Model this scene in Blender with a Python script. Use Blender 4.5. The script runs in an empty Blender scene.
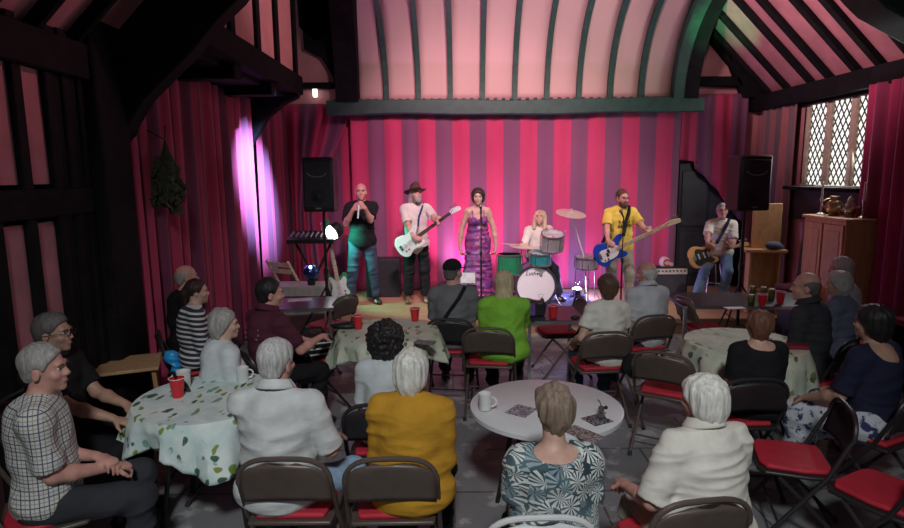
import bpy, math, random
import numpy as np
from mathutils import Vector, Matrix
random.seed(7); RNG = np.random.RandomState(5)
SC = bpy.context.scene
COL = SC.collection
PI = math.pi
# ------------------------------------------------------------------ camera
W, H, F = 904, 528, 600.0
CAM_Z = 2.1; YH = 173.0
PITCH = math.atan((H/2-YH)/F); ROLL = math.radians(-0.5)
CAMP = Vector((0, 0, CAM_Z))
FWD = Vector((0, math.cos(PITCH), -math.sin(PITCH)))
UP0 = Vector((0, math.sin(PITCH), math.cos(PITCH)))
RT0 = Vector((1, 0, 0))
RT = RT0*math.cos(ROLL) + UP0*math.sin(ROLL)
UP = UP0*math.cos(ROLL) - RT0*math.sin(ROLL)
def ray(px, py):
    return FWD + RT*((px-W/2)/F) - UP*((py-H/2)/F)
def atz(px, py, z):
    r = ray(px, py); return CAMP + r*((z-CAM_Z)/r.z)
def atd(px, py, d):
    r = ray(px, py); return CAMP + r*(d/r.y)
def atx(px, py, x):
    r = ray(px, py); return CAMP + r*(x/r.x)
cd = bpy.data.cameras.new('camera'); cam = bpy.data.objects.new('camera', cd); COL.objects.link(cam)
cd.sensor_width = 36; cd.lens = F/W*36; cd.clip_end = 200; cd.clip_start = .05
M3 = Matrix((RT, UP, -FWD)).transposed()
cam.matrix_world = Matrix.Translation(CAMP) @ M3.to_4x4()
SC.camera = cam

# ------------------------------------------------------------------ materials
class NT:
    def __init__(s, name):
        s.m = bpy.data.materials.new(name); s.m.use_nodes = True
        s.t = s.m.node_tree; s.b = s.t.nodes['Principled BSDF']
    def n(s, typ, **kw):
        nd = s.t.nodes.new('ShaderNode'+typ)
        for k, v in kw.items():
            if k in nd.inputs: nd.inputs[k].default_value = v
            else: setattr(nd, k, v)
        return nd
    def l(s, a, b): s.t.links.new(a, b)
    def coord(s, kind='Object', scale=(1,1,1), rot=(0,0,0)):
        tc = s.n('TexCoord'); mp = s.n('Mapping'); mp.inputs['Scale'].default_value = scale; mp.inputs['Rotation'].default_value = rot
        s.l(tc.outputs[kind], mp.inputs['Vector']); return mp.outputs['Vector']
    def noise(s, vec, scale, detail=4, rough=.6):
        nz = s.n('TexNoise'); nz.inputs['Scale'].default_value = scale; nz.inputs['Detail'].default_value = detail; nz.inputs['Roughness'].default_value = rough
        if vec is not None: s.l(vec, nz.inputs['Vector'])
        return nz.outputs['Fac']
    def ramp(s, fac, stops, interp='LINEAR'):
        r = s.n('ValToRGB'); r.color_ramp.interpolation = interp; e = r.color_ramp.elements
        while len(e) < len(stops): e.new(.5)
        for i, (p, c) in enumerate(stops):
            e[i].position = p; e[i].color = (c[0], c[1], c[2], 1)
        s.l(fac, r.inputs['Fac']); return r.outputs['Color']
    def math(s, op, a, b=None, c=None):
        nd = s.n('Math', operation=op)
        for i, v in enumerate((a, b, c)):
            if v is None: continue
            if isinstance(v, (int, float)): nd.inputs[i].default_value = v
            else: s.l(v, nd.inputs[i])
        return nd.outputs[0]
    def mix(s, fac, a, b, blend='MIX'):
        nd = s.n('Mix', data_type='RGBA', blend_type=blend)
        for sock, v in ((nd.inputs['Factor'], fac), (nd.inputs[6], a), (nd.inputs[7], b)):
            if isinstance(v, (int, float)): sock.default_value = v
            elif isinstance(v, (tuple, list)): sock.default_value = (v[0], v[1], v[2], 1)
            else: s.l(v, sock)
        return nd.outputs[2]
    def sep(s, vec):
        nd = s.n('SeparateXYZ'); s.l(vec, nd.inputs[0]); return nd.outputs
    def bump(s, hgt, strength=.3, dist=.01):
        b = s.n('Bump'); b.inputs['Strength'].default_value = strength; b.inputs['Distance'].default_value = dist
        s.l(hgt, b.inputs['Height']); s.l(b.outputs['Normal'], s.b.inputs['Normal'])
    def base(s, col):
        if isinstance(col, (tuple, list)): s.b.inputs['Base Color'].default_value = (col[0], col[1], col[2], 1)
        else: s.l(col, s.b.inputs['Base Color'])
    def rough(s, r, metal=0, spec=None):
        s.b.inputs['Roughness'].default_value = r; s.b.inputs['Metallic'].default_value = metal
        if spec is not None: s.b.inputs['Specular IOR Level'].default_value = spec
_mc = {}
def mat(name, col, rough=.6, metal=0, var=.15, scale=18, bump=.15, emit=None, estr=0, spec=None):
    """plain material with a procedural mottling"""
    if name in _mc: return _mc[name]
    t = NT(name); v = t.coord('Object'); f = t.noise(v, scale)
    lo = tuple(c*(1-var) for c in col); hi = tuple(min(1, c*(1+var)) for c in col)
    t.base(t.ramp(f, [(.3, lo), (.7, hi)])); t.rough(rough, metal, spec)
    if bump: t.bump(t.noise(v, scale*4, 3), bump, .004)
    if emit:
        t.b.inputs['Emission Color'].default_value = (*emit, 1); t.b.inputs['Emission Strength'].default_value = estr
    _mc[name] = t.m; return t.m
def fabric(name, col, rough=.9, var=.12, wr=.3):
    if name in _mc: return _mc[name]
    t = NT(name); v = t.coord('Object')
    f = t.noise(v, 9, 3); t.base(t.ramp(f, [(.3, tuple(c*(1-var) for c in col)), (.7, tuple(min(1, c*(1+var)) for c in col))]))
    t.rough(rough, 0, .2)
    w = t.noise(t.coord('Object', (1, .8, 2.4), (.35, .2, 0)), 8, 2, .4); t.bump(w, wr, .03)
    _mc[name] = t.m; return t.m
def hairmat(name, col, var=.35):
    if name in _mc: return _mc[name]
    t = NT(name); v = t.coord('Object', (1, 1, .14))
    f = t.noise(v, 95, 3, .65); g = t.noise(t.coord('Object'), 11, 2)
    f2 = t.math('ADD', t.math('MULTIPLY', f, .7), t.math('MULTIPLY', g, .3))
    t.base(t.ramp(f2, [(.32, tuple(c*(1-var) for c in col)), (.66, tuple(min(1, c*(1+var)) for c in col))]))
    t.rough(.5, 0, .35); t.bump(f, .7, .008); _mc[name] = t.m; return t.m

# ------------------------------------------------------------------ mesh builder
class MB:
    def __init__(s): s.v = []; s.f = []; s.uv = None; s.mi = []; s.cur = 0
    def _add(s, vs, fs):
        o = len(s.v); s.v += [tuple(p) for p in vs]; s.f += [tuple(i+o for i in f) for f in fs]; s.mi += [s.cur]*len(fs)
    def box(s, c, size, R=None):
        x, y, z = (k/2 for k in size); c = Vector(c)
        vs = [Vector((a*x, b*y, d*z)) for a in (-1, 1) for b in (-1, 1) for d in (-1, 1)]
        if R is not None: vs = [R @ p for p in vs]
        s._add([p+c for p in vs], [(0,1,3,2),(4,6,7,5),(0,4,5,1),(2,3,7,6),(0,2,6,4),(1,5,7,3)]); return s
    def bx(s, x0, x1, y0, y1, z0, z1): return s.box(((x0+x1)/2, (y0+y1)/2, (z0+z1)/2), (x1-x0, y1-y0, z1-z0))
    def bar(s, a, b, w, h, up=(0,0,1)):
        a, b, up = Vector(a), Vector(b), Vector(up); d = (b-a).normalized()
        if abs(d.dot(up)) > .99: up = Vector((0, 1, 0))
        x = d.cross(up).normalized(); z = x.cross(d)
        vs = [p + x*(i*w/2) + z*(j*h/2) for p in (a, b) for i, j in ((-1,-1),(1,-1),(1,1),(-1,1))]
        s._add(vs, [(3,2,1,0),(4,5,6,7),(0,1,5,4),(1,2,6,5),(2,3,7,6),(3,0,4,7)]); return s
    def tube(s, pts, r, n=8, closed=False, cap=True):
        pts = [Vector(p) for p in pts]; k = len(pts); rs = r if isinstance(r, (list, tuple)) else [r]*k
        vs = []; ref = None
        for i, p in enumerate(pts):
            if closed: d = pts[(i+1) % k] - pts[i-1]
            else: d = pts[min(i+1, k-1)] - pts[max(i-1, 0)]
            d = d.normalized() if d.length > 1e-9 else Vector((0,0,1))
            if ref is None:
                ref = Vector((0,0,1)) if abs(d.z) < .9 else Vector((1,0,0))
            x = (ref - d*ref.dot(d)).normalized(); ref = x; y = d.cross(x)
            vs += [p + (x*math.cos(2*PI*j/n) + y*math.sin(2*PI*j/n))*rs[i] for j in range(n)]
        fs = []
        for i in range(k if closed else k-1):
            a, b = i*n, ((i+1) % k)*n
            fs += [(a+j, a+(j+1) % n, b+(j+1) % n, b+j) for j in range(n)]
        if cap and not closed: fs += [tuple(range(n-1, -1, -1)), tuple((k-1)*n+j for j in range(n))]
        s._add(vs, fs); return s
    def lathe(s, prof, n=24, c=(0,0,0), R=None, ring=False):
        c = Vector(c); vs = []
        for r, z in prof:
            for j in range(n):
                p = Vector((r*math.cos(2*PI*j/n), r*math.sin(2*PI*j/n), z))
                vs.append((R @ p if R is not None else p) + c)
        k = len(prof); fs = []
        for i in range(k-1):
            fs += [(i*n+j, i*n+(j+1) % n, (i+1)*n+(j+1) % n, (i+1)*n+j) for j in range(n)]
        if ring: fs += [((k-1)*n+j, (k-1)*n+(j+1) % n, (j+1) % n, j) for j in range(n)]
        if not ring and prof[0][0] > 1e-6: fs.append(tuple(range(n-1, -1, -1)))
        if not ring and prof[-1][0] > 1e-6: fs.append(tuple((k-1)*n+j for j in range(n)))
        s._add(vs, fs); return s
    def prism(s, poly, thick, M=None):
        """outline in local xy, extruded along z -thick/2..thick/2"""
        n = len(poly); vs = [Vector((x, y, z)) for z in (-thick/2, thick/2) for x, y in poly]
        if M is not None: vs = [M @ p for p in vs]
        s._add(vs, [tuple(range(n-1, -1, -1)), tuple(range(n, 2*n))] + [(i, (i+1) % n, n+(i+1) % n, n+i) for i in range(n)]); return s
    def grid(s, fn, nu, nv, uvfn=None):
        vs = [fn(i/nu, j/nv) for j in range(nv+1) for i in range(nu+1)]
        fs = [(j*(nu+1)+i, j*(nu+1)+i+1, (j+1)*(nu+1)+i+1, (j+1)*(nu+1)+i) for j in range(nv) for i in range(nu)]
        if uvfn:
            if s.uv is None: s.uv = {}
            o = len(s.v)
            for j in range(nv+1):
                for i in range(nu+1): s.uv[o+j*(nu+1)+i] = uvfn(i/nu, j/nv)
        s._add(vs, fs); return s
    def ball(s, c, r, n=12, R=None):
        rr = r if isinstance(r, (list, tuple)) else (r, r, r)
        prof = [(math.sin(PI*i/n), -math.cos(PI*i/n)) for i in range(n+1)]
        D = Matrix.Diagonal(rr); RR = (R @ D) if R is not None else D
        return s.lathe([(max(1e-7, a), b) for a, b in prof], n=max(10, n), c=c, R=RR)
    def build(s, name, m, parent=None, bevel=0, smooth=True, solid=0, sub=0, loc=None):
        me = bpy.data.meshes.new(name); me.from_pydata(s.v, [], s.f)
        for mm in (m if isinstance(m, (list, tuple)) else [m]): me.materials.append(mm)
        if any(s.mi): me.polygons.foreach_set('material_index', s.mi)
        if s.uv:
            ul = me.uv_layers.new(name='UVMap')
            for lp in me.loops: ul.data[lp.index].uv = s.uv.get(lp.vertex_index, (0, 0))
        me.validate(); me.update()
        import bmesh
        bm = bmesh.new(); bm.from_mesh(me); bmesh.ops.recalc_face_normals(bm, faces=bm.faces); bm.to_mesh(me); bm.free()
        if smooth: me.shade_smooth(); 
        if smooth:
            try: me.set_sharp_from_angle(angle=math.radians(38))
            except Exception: pass
        o = bpy.data.objects.new(name, me); COL.objects.link(o)
        if parent is not None: o.parent = parent
        if loc is not None: o.location = loc
        if solid:
            md = o.modifiers.new('s', 'SOLIDIFY'); md.thickness = solid; md.offset = 0
        if bevel:
            md = o.modifiers.new('b', 'BEVEL'); md.width = bevel; md.segments = 2; md.limit_method = 'ANGLE'
        if sub:
            md = o.modifiers.new('u', 'SUBSURF'); md.levels = sub; md.render_levels = sub
        return o
_tr = [0]
def struct(o): o['kind'] = 'structure'; return o
def trim(mb, m, **kw):
    _tr[0] += 1; return struct(mb.build('trim_%d' % _tr[0], m, **kw))
def tag(o, label, cat, group=None):
    o['label'] = label; o['category'] = cat
    if group: o['group'] = group
    return o
def empty(name, loc, rz=0, label=None, cat=None, group=None):
    o = bpy.data.objects.new(name, None); COL.objects.link(o); o.location = loc; o.rotation_euler = (0, 0, rz); o.empty_display_size = .1
    if label: tag(o, label, cat, group)
    return o
def copy_tree(o, parent=None):
    c = o.copy(); COL.objects.link(c)
    if parent is not None: c.parent = parent
    for ch in list(o.children): copy_tree(ch, c)
    return c

# ------------------------------------------------------------------ signed-distance bodies -> surface nets
_CO = [(0,0,0),(1,0,0),(0,1,0),(1,1,0),(0,0,1),(1,0,1),(0,1,1),(1,1,1)]
_ED = [(0,1),(2,3),(4,5),(6,7),(0,2),(1,3),(4,6),(5,7),(0,4),(1,5),(2,6),(3,7)]
def surfnet(vol, org, h):
    nx, ny, nz = vol.shape; s = vol < 0
    cnt = np.zeros((nx-1, ny-1, nz-1), np.int8)
    for a, b, c in _CO: cnt += s[a:nx-1+a, b:ny-1+b, c:nz-1+c]
    act = (cnt > 0) & (cnt < 8); ijk = np.argwhere(act); n = len(ijk)
    idx = -np.ones(act.shape, np.int32); idx[act] = np.arange(n)
    cv = np.stack([vol[ijk[:,0]+a, ijk[:,1]+b, ijk[:,2]+c] for a, b, c in _CO], 1)
    acc = np.zeros((n, 3)); num = np.zeros(n)
    for a, b in _ED:
        va, vb = cv[:, a], cv[:, b]; m = (va < 0) != (vb < 0)
        t = np.where(m, va/np.where(m, va-vb, 1), 0)[:, None]
        p = np.array(_CO[a]) + t*(np.array(_CO[b])-np.array(_CO[a]))
        acc[m] += p[m]; num[m] += 1
    V = (ijk + acc/num[:, None])*h + org
    Q = []
    for ax in range(3):
        sl0 = [slice(None)]*3; sl1 = [slice(None)]*3; sl0[ax] = slice(0, -1); sl1[ax] = slice(1, None)
        a, b = s[tuple(sl0)], s[tuple(sl1)]
        e = np.argwhere(a != b); u, w = (ax+1) % 3, (ax+2) % 3
        ok = (e[:, u] > 0) & (e[:, w] > 0) & (e[:, u] < vol.shape[u]-1) & (e[:, w] < vol.shape[w]-1); e = e[ok]
        ins = s[e[:,0], e[:,1], e[:,2]]
        def cell(du, dw):
            q = e.copy(); q[:, u] -= du; q[:, w] -= dw; return idx[q[:,0], q[:,1], q[:,2]]
        quad = np.stack([cell(1,1), cell(0,1), cell(0,0), cell(1,0)], 1)
        quad[~ins] = quad[~ins][:, ::-1]; Q.append(quad)
    Q = np.concatenate(Q); Q = Q[(Q >= 0).all(1)]
    return V, Q
def smooth_mesh(V, Q, it=1, lam=.5):
    for _ in range(it):
        acc = np.zeros_like(V); num = np.zeros(len(V))
        for a, b in ((0,1),(1,2),(2,3),(3,0)):
            np.add.at(acc, Q[:, a], V[Q[:, b]]); np.add.at(num, Q[:, a], 1)
        V = V + lam*(acc/np.maximum(num, 1)[:, None]-V)
    return V
def vnormals(V, Q):
    n = np.cross(V[Q[:,2]]-V[Q[:,0]], V[Q[:,3]]-V[Q[:,1]]); N = np.zeros_like(V)
    for i in range(4): np.add.at(N, Q[:, i], n)
    return N/np.maximum(np.linalg.norm(N, axis=1), 1e-12)[:, None]
def mesh_from(name, V, Q, m, parent=None):
    me = bpy.data.meshes.new(name); nv, nq = len(V), len(Q)
    me.vertices.add(nv); me.vertices.foreach_set('co', V.astype(np.float32).ravel())
    me.loops.add(nq*4); me.loops.foreach_set('vertex_index', Q.astype(np.int32).ravel())
    me.polygons.add(nq); me.polygons.foreach_set('loop_start', np.arange(0, nq*4, 4, dtype=np.int32))
    me.polygons.foreach_set('use_smooth', np.ones(nq, bool))
    me.update(calc_edges=True); me.validate()
    for mm in (m if isinstance(m, (list, tuple)) else [m]): me.materials.append(mm)
    o = bpy.data.objects.new(name, me); COL.objects.link(o)
    if parent is not None: o.parent = parent
    return o
A = lambda v: np.array([v[0], v[1], v[2]], float)
class SDF:
    def __init__(s, k=.02): s.p = []; s.k = k
    def cone(s, a, b, ra, rb=None, k=None, flat=None, ax=None, end=False):
        s.p.append(('cone', A(a), A(b), ra, ra if rb is None else rb, s.k if k is None else k, flat, None if ax is None else A(ax), end)); return s
    def ell(s, c, r, R=None, k=None, sub=False):
        r = (r, r, r) if isinstance(r, (int, float)) else r
        s.p.append(('sub' if sub else 'ell', A(c), np.array(r, float), None if R is None else np.array([list(q) for q in R], float), s.k if k is None else k)); return s
    def cut(s, p, n): s.p.append(('cut', A(p), A(n))); return s   # removes the side n points to
    def inflated(s, t):
        o = SDF(s.k)
        for q in s.p:
            if q[0] == 'cone': o.p.append((q[0], q[1], q[2], q[3]+t, q[4]+t)+q[5:])
            elif q[0] == 'ell': o.p.append((q[0], q[1], q[2]+t)+q[3:])
            else: o.p.append(q)
        return o
    def mesh(s, name, h, m, parent=None, disp=None, smooth=1):
        lo, hi = np.full(3, 1e9), np.full(3, -1e9)
        for q in s.p:
            if q[0] == 'cone':
                for c, r in ((q[1], q[3]), (q[2], q[4])): lo = np.minimum(lo, c-r); hi = np.maximum(hi, c+r)
            elif q[0] == 'ell': r = q[2].max() if q[3] is not None else q[2]; lo = np.minimum(lo, q[1]-r); hi = np.maximum(hi, q[1]+r)
        lo -= 3*h+.015; hi += 3*h+.015
        dim = np.ceil((hi-lo)/h).astype(int)+1
        vol = np.full(dim, .2, np.float32)
        gx = [lo[i]+np.arange(dim[i])*h for i in range(3)]
        for q in s.p:
            kk = q[5] if q[0] == 'cone' else (q[4] if q[0] in ('ell', 'sub') else 0)
            if q[0] == 'cone': r = max(q[3], q[4]); l0 = np.minimum(q[1], q[2])-r; h0 = np.maximum(q[1], q[2])+r
            elif q[0] in ('ell', 'sub'): r = q[2].max() if q[3] is not None else q[2]; l0 = q[1]-r; h0 = q[1]+r
            else: l0, h0 = lo, hi
            mg = kk*1.1+2.5*h
            i0 = np.clip(np.floor((l0-mg-lo)/h).astype(int), 0, dim); i1 = np.clip(np.ceil((h0+mg-lo)/h).astype(int)+1, 0, dim)
            if (i1 <= i0).any(): continue
            X = gx[0][i0[0]:i1[0], None, None]; Y = gx[1][None, i0[1]:i1[1], None]; Z = gx[2][None, None, i0[2]:i1[2]]
            sl = (slice(i0[0], i1[0]), slice(i0[1], i1[1]), slice(i0[2], i1[2]))
            if q[0] == 'cut':
                d = (X-q[1][0])*q[2][0]+(Y-q[1][1])*q[2][1]+(Z-q[1][2])*q[2][2]
                vol[sl] = np.maximum(vol[sl], d); continue
            if q[0] == 'cone':
                a, b = q[1], q[2]; px, py, pz = X-a[0], Y-a[1], Z-a[2]; e = b-a
                if q[7] is not None:
                    nn = q[7]/np.linalg.norm(q[7]); g = 1/q[6]-1
                    dn = px*nn[0]+py*nn[1]+pz*nn[2]; px, py, pz = px+dn*nn[0]*g, py+dn*nn[1]*g, pz+dn*nn[2]*g
                    e = e+nn*(e@nn)*g
                L2 = max(e@e, 1e-9); t0 = (px*e[0]+py*e[1]+pz*e[2])/L2; t = np.clip(t0, 0, 1)
                d = np.sqrt((px-t*e[0])**2+(py-t*e[1])**2+(pz-t*e[2])**2)-(q[3]+(q[4]-q[3])*t)
                if q[7] is not None: d = d*(q[6]*.5+.5)
                if q[8]: d = np.maximum(d, (t0-1)*math.sqrt(L2))
            else:
                px, py, pz = X-q[1][0], Y-q[1][1], Z-q[1][2]
                if q[3] is not None:
                    R = q[3]; px, py, pz = (px*R[0,i]+py*R[1,i]+pz*R[2,i] for i in range(3))
                r = q[2]; k0 = np.sqrt((px/r[0])**2+(py/r[1])**2+(pz/r[2])**2); k1 = np.sqrt((px/r[0]**2)**2+(py/r[1]**2)**2+(pz/r[2]**2)**2)
                d = k0*(k0-1)/np.maximum(k1, 1e-6)
            o = vol[sl]
            if q[0] == 'sub':
                hh = np.clip(.5-.5*(o+d)/max(kk, 1e-6), 0, 1) if kk else (o < -d)
                vol[sl] = (o*(1-hh)+(-d)*hh+kk*hh*(1-hh)) if kk else np.maximum(o, -d)
            elif kk:
                hh = np.clip(.5+.5*(o-d)/kk, 0, 1); vol[sl] = o*(1-hh)+d*hh-kk*hh*(1-hh)
            else: vol[sl] = np.minimum(o, d)
        V, Q = surfnet(vol, lo, h)
        if smooth: V = smooth_mesh(V, Q, smooth)
        if disp: V = V + vnormals(V, Q)*disp(V)[:, None]
        return mesh_from(name, V, Q, m, parent)
def sines(seed, freqs, n=7, stretch=(1,1,1)):
    r = np.random.RandomState(seed); D = r.normal(size=(n, 3)); D /= np.linalg.norm(D, axis=1)[:, None]
    D *= np.array(stretch); D *= r.uniform(freqs[0], freqs[1], n)[:, None]; ph = r.uniform(0, 6.28, n)
    return lambda V: np.sin(V@D.T+ph).sum(1)/math.sqrt(n)
def folds(seed, amp):
    w = sines(seed, (6, 11), 5); f = sines(seed+1, (20, 44), 6, (.55, .55, 1.7))
    def d(V):
        wv = w(V)[:, None]*.05
        x = f(V+np.concatenate([wv, -wv, wv], 1)); return amp*(1-np.minimum(1.6, np.abs(x))*1.25)
    return d
def strands(seed, amp, frq=(130, 260)):
    f = sines(seed, frq, 9, (1, 1, .12)); g = sines(seed+3, (24, 50), 6, (1, 1, .5))
    return lambda V: amp*(.55*f(V)+.8*g(V))
def curls(seed, amp):
    f = sines(seed, (150, 260), 12); g = sines(seed+3, (60, 110), 8)
    return lambda V: amp*(.7*f(V)+.6*g(V))
# ================================================================== THE ROOM
XL, XR, YB, YF = -2.75, 4.95, 9.9, -1.2
STG = .2; STY = 7.6
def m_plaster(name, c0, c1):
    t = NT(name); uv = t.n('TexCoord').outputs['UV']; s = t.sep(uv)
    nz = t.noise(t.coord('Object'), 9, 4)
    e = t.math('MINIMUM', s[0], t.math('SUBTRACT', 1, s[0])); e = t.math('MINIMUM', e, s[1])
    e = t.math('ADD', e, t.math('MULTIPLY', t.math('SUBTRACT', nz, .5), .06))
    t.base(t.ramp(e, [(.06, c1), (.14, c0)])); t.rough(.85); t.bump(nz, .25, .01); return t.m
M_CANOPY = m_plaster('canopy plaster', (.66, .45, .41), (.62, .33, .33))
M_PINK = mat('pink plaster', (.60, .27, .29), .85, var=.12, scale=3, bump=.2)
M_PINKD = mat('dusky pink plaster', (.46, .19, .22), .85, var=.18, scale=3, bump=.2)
M_TIMBER = mat('dark oak', (.009, .0085, .010), .8, var=.4, scale=7, bump=.3, spec=.12)
M_GREENT = mat('green light tinted timber', (.022, .075, .055), .55, var=.25, scale=9, bump=.25)  # green stage light is put into the timber's base colour
def m_floor():
    t = NT('stone floor'); v = t.coord('Object')
    br = t.n('TexBrick'); br.inputs['Scale'].default_value = 1.0; br.inputs['Brick Width'].default_value = .95; br.inputs['Row Height'].default_value = .62; br.inputs['Mortar Size'].default_value = .008
    br.inputs['Color1'].default_value = (.20, .205, .21, 1); br.inputs['Color2'].default_value = (.27, .27, .27, 1); br.inputs['Mortar'].default_value = (.05, .05, .05, 1)
    t.l(v, br.inputs['Vector'])
    a = t.noise(v, 3.2, 6, .62); p = t.ramp(a, [(.545, (0,0,0)), (.60, (1,1,1))])
    c = t.mix(t.math('MULTIPLY', p, .75), br.outputs['Color'], (.55, .55, .53))
    c2 = t.mix(t.math('MULTIPLY', t.noise(v, 14, 4), .5), c, (.12, .12, .12))
    t.base(c2); t.rough(.55); t.bump(t.noise(v, 40, 4), .2, .005); return t.m
def m_wood(name, c0, c1, scale=(1, 9, 9), rough=.5):
    t = NT(name); v = t.coord('Object', scale); n1 = t.noise(v, 2.2, 5, .6)
    w = t.math('FRACT', t.math('MULTIPLY', n1, 7)); f = t.math('ADD', t.math('MULTIPLY', n1, .7), t.math('MULTIPLY', w, .3))
    t.base(t.ramp(f, [(.3, c0), (.75, c1)])); t.rough(rough); t.bump(f, .1, .003); return t.m
M_DECK = m_wood('stage boards', (.36, .20, .11), (.55, .33, .20), (1, 6, 6))
M_PINE = m_wood('honey pine', (.55, .29, .12), (.76, .44, .21), (6, 6, 1))
M_FLOOR = m_floor()
struct(MB().bx(XL-.4, XR+.3, YF-4, YB+.3, -.1, 0).build('floor', M_FLOOR, smooth=False))
# --- back, left and right walls
b = MB(); b.bx(XL-.2, XR+.2, YB, YB+.15, -.05, 8.2); struct(b.build('wall_back', M_PINK, smooth=False))
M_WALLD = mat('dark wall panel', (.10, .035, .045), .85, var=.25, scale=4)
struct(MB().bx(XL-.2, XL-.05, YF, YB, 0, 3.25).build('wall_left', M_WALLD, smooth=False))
# right wall, open for the window
WY0, WY1, WZ0, WZ1 = 7.08, 8.56, 1.90, 2.98
b = MB(); X0, X1 = XR, XR+.25
b.bx(X0, X1, YF, WY0, 0, 3.3); b.bx(X0, X1, WY1, YB, 0, 3.3); b.bx(X0, X1, WY0, WY1, 0, WZ0); b.bx(X0, X1, WY0, WY1, WZ1, 3.3)
struct(b.build('wall_right', M_PINKD, smooth=False))
# --- roof: two 45 degree slopes
RID = (XL+XR)/2
def slope(xw, sgn, YF=YF, YB=YB):
    zt = 3.28 if xw > 0 else 3.06; run = (XR-XL)/2
    b = MB(); b.prism([(xw-sgn*.25, zt-.25), (xw+sgn*run, zt+run), (xw+sgn*run, zt+run+.12), (xw-sgn*.25, zt-.13)], YB-YF, Matrix(((1,0,0,0),(0,0,1,(YB+YF)/2),(0,1,0,0),(0,0,0,1)))); return b
struct(slope(XL, 1, YF, 5.1).build('ceiling', M_PINKD, smooth=False))
XZ = lambda y: Matrix(((1,0,0,0),(0,0,1,y),(0,1,0,0),(0,0,0,1)))
struct(MB().prism([(-2.2, 5.6), (RID, 7.1), (RID, 7.25), (-2.2, 5.75)], YB-5.0, XZ((5.0+YB)/2)).build('ceiling', M_PINKD, smooth=False))
struct(MB().prism([(-2.2, 3.8), (-2.2, 5.7), (RID, 7.25), (RID, 7.1)], .06, XZ(5.07)).build('wall_gallery', M_TIMBER, smooth=False))  # unseen dark infill, added to stop light leaking in between the roofs
struct(slope(XR, -1).build('ceiling', M_PINKD, smooth=False))
# rafters, each a timber of its own
for px in (764, 782, 805, 823, 849, 872, 903, 943, 1000, 1075):
    d = 600*XR/(px-452)
    trim(MB().bar((XR, d, 3.22), (RID+.1, d, 3.22+XR-RID-.1), .06, .11, (0, 1, 0)), M_TIMBER, bevel=.01)
for d in (3.2, 3.62, 4.04, 4.46, 2.78, 2.36):
    trim(MB().bar((XL, d, 3.02), (RID-.1, d, 3.02+RID-.1-XL), .13, .06, (0, 1, 0)), M_TIMBER, bevel=.01)
# wall plates
trim(MB().bx(XR-.16, XR, YF, YB, 3.02, 3.26), M_TIMBER, bevel=.015)
trim(MB().bx(XL-.05, XL+.14, YF, 5.0, 2.79, 3.04), M_TIMBER, bevel=.015)
# left timber-framed wall near the camera: posts, rail, plaster panels
for d in (3.52, 3.82, 4.12, 4.3, 4.47): trim(MB().bx(XL-.05, XL+.09, d-.045, d+.045, 0, 3.1), M_TIMBER, bevel=.012)
trim(MB().bx(XL-.05, XL+.10, 3.0, 5.0, 1.83, 2.02), M_TIMBER, bevel=.012)
trim(MB().bx(XL-.05, XL+.07, 4.12, 4.9, 0, 3.1), M_TIMBER, bevel=.012)
for d0, d1 in ((3.57, 3.78), (3.86, 4.08)):
    for z0, z1 in ((.4, 1.8), (2.05, 3.0)):
        struct(MB().bx(XL-.05, XL+.05, d0, d1, z0, z1).build('wall_left', M_PINKD, smooth=False))
# --- the big left post with its arch brace, and the brace of the same truss on the right
def brace(pts_lo, pts_hi, d, th, m):
    poly = pts_lo + pts_hi[::-1]
    return trim(MB().prism(poly, th, Matrix(((1,0,0,0),(0,0,1,d),(0,1,0,0),(0,0,0,1)))), m, bevel=.02)
def pxz(px, py, d): p = atd(px, py, d); return (p.x, p.z)
TD = 5.0
trim(MB().bx(XL-.05, -2.58, TD-.5, TD-.05, 0, 3.6), M_TIMBER, bevel=.03)
lo = [pxz(x, y, TD) for x, y in ((119, 330), (120, 264), (120, 200), (123, 158), (135, 125), (150, 100), (170, 80), (198, 52), (222, 22), (243, 2), (285, -60), (335, -140))]
hi = [pxz(x, y, TD) for x, y in ((40, 300), (40, 230), (40, 170), (44, 130), (60, 60), (75, 20), (95, -40), (110, -70), (125, -90), (150, -110), (190, -150), (250, -210))]
brace(lo, hi, TD+.0, .2, M_TIMBER)
loR = [pxz(x, y, TD) for x, y in ((1060, 260), (1040, 150), (1000, 90), (950, 48), (905, 24), (880, 10), (866, -4), (820, -60))]
hiR = [pxz(x, y, TD) for x, y in ((1120, 260), (1110, 130), (1080, 40), (1010, -30), (960, -60), (930, -80), (900, -100), (860, -150))]
brace(loR, hiR, TD+.1, .36, M_GREENT)
# --- jettied gallery above the left curtain
GX = -2.08
def galz(px, py): return atx(px, py, GX)
g0, g1 = 5.35, 8.45
M_GAL = mat('gallery plaster', (.66, .27, .28), .85, var=.12, scale=3)
struct(MB().bx(GX-.1, GX-.02, g0, g1, 3.3, 5.6).build('wall_gallery', M_GAL, smooth=False))
struct(MB().bx(XL-.1, GX-.02, g1-.1, g1-.02, 3.3, 5.6).build('wall_gallery', M_GAL, smooth=False))
for px in (219, 243.5, 268, 286, 303):
    d = 600*-GX/(452-px); trim(MB().bx(GX-.1, GX+.02, d-.065, d+.065, 3.3, 5.6), M_TIMBER, bevel=.01)
trim(MB().bx(GX-.14, GX+.06, 5.0, g1+.06, 3.17, 3.42), M_TIMBER, bevel=.02)       # bressummer
trim(MB().bx(XL, GX-.1, 5.0, g1, 3.28, 3.36), M_TIMBER)                            # soffit
trim(MB().bx(XL+.02, GX-.12, 5.0, 8.2, 3.12, 3.3), M_TIMBER, bevel=.02)
for d in (6.1, 7.3): trim(MB().bx(XL, GX+.0, d-.1, d+.1, 3.02, 3.3), M_TIMBER, bevel=.015)
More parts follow.
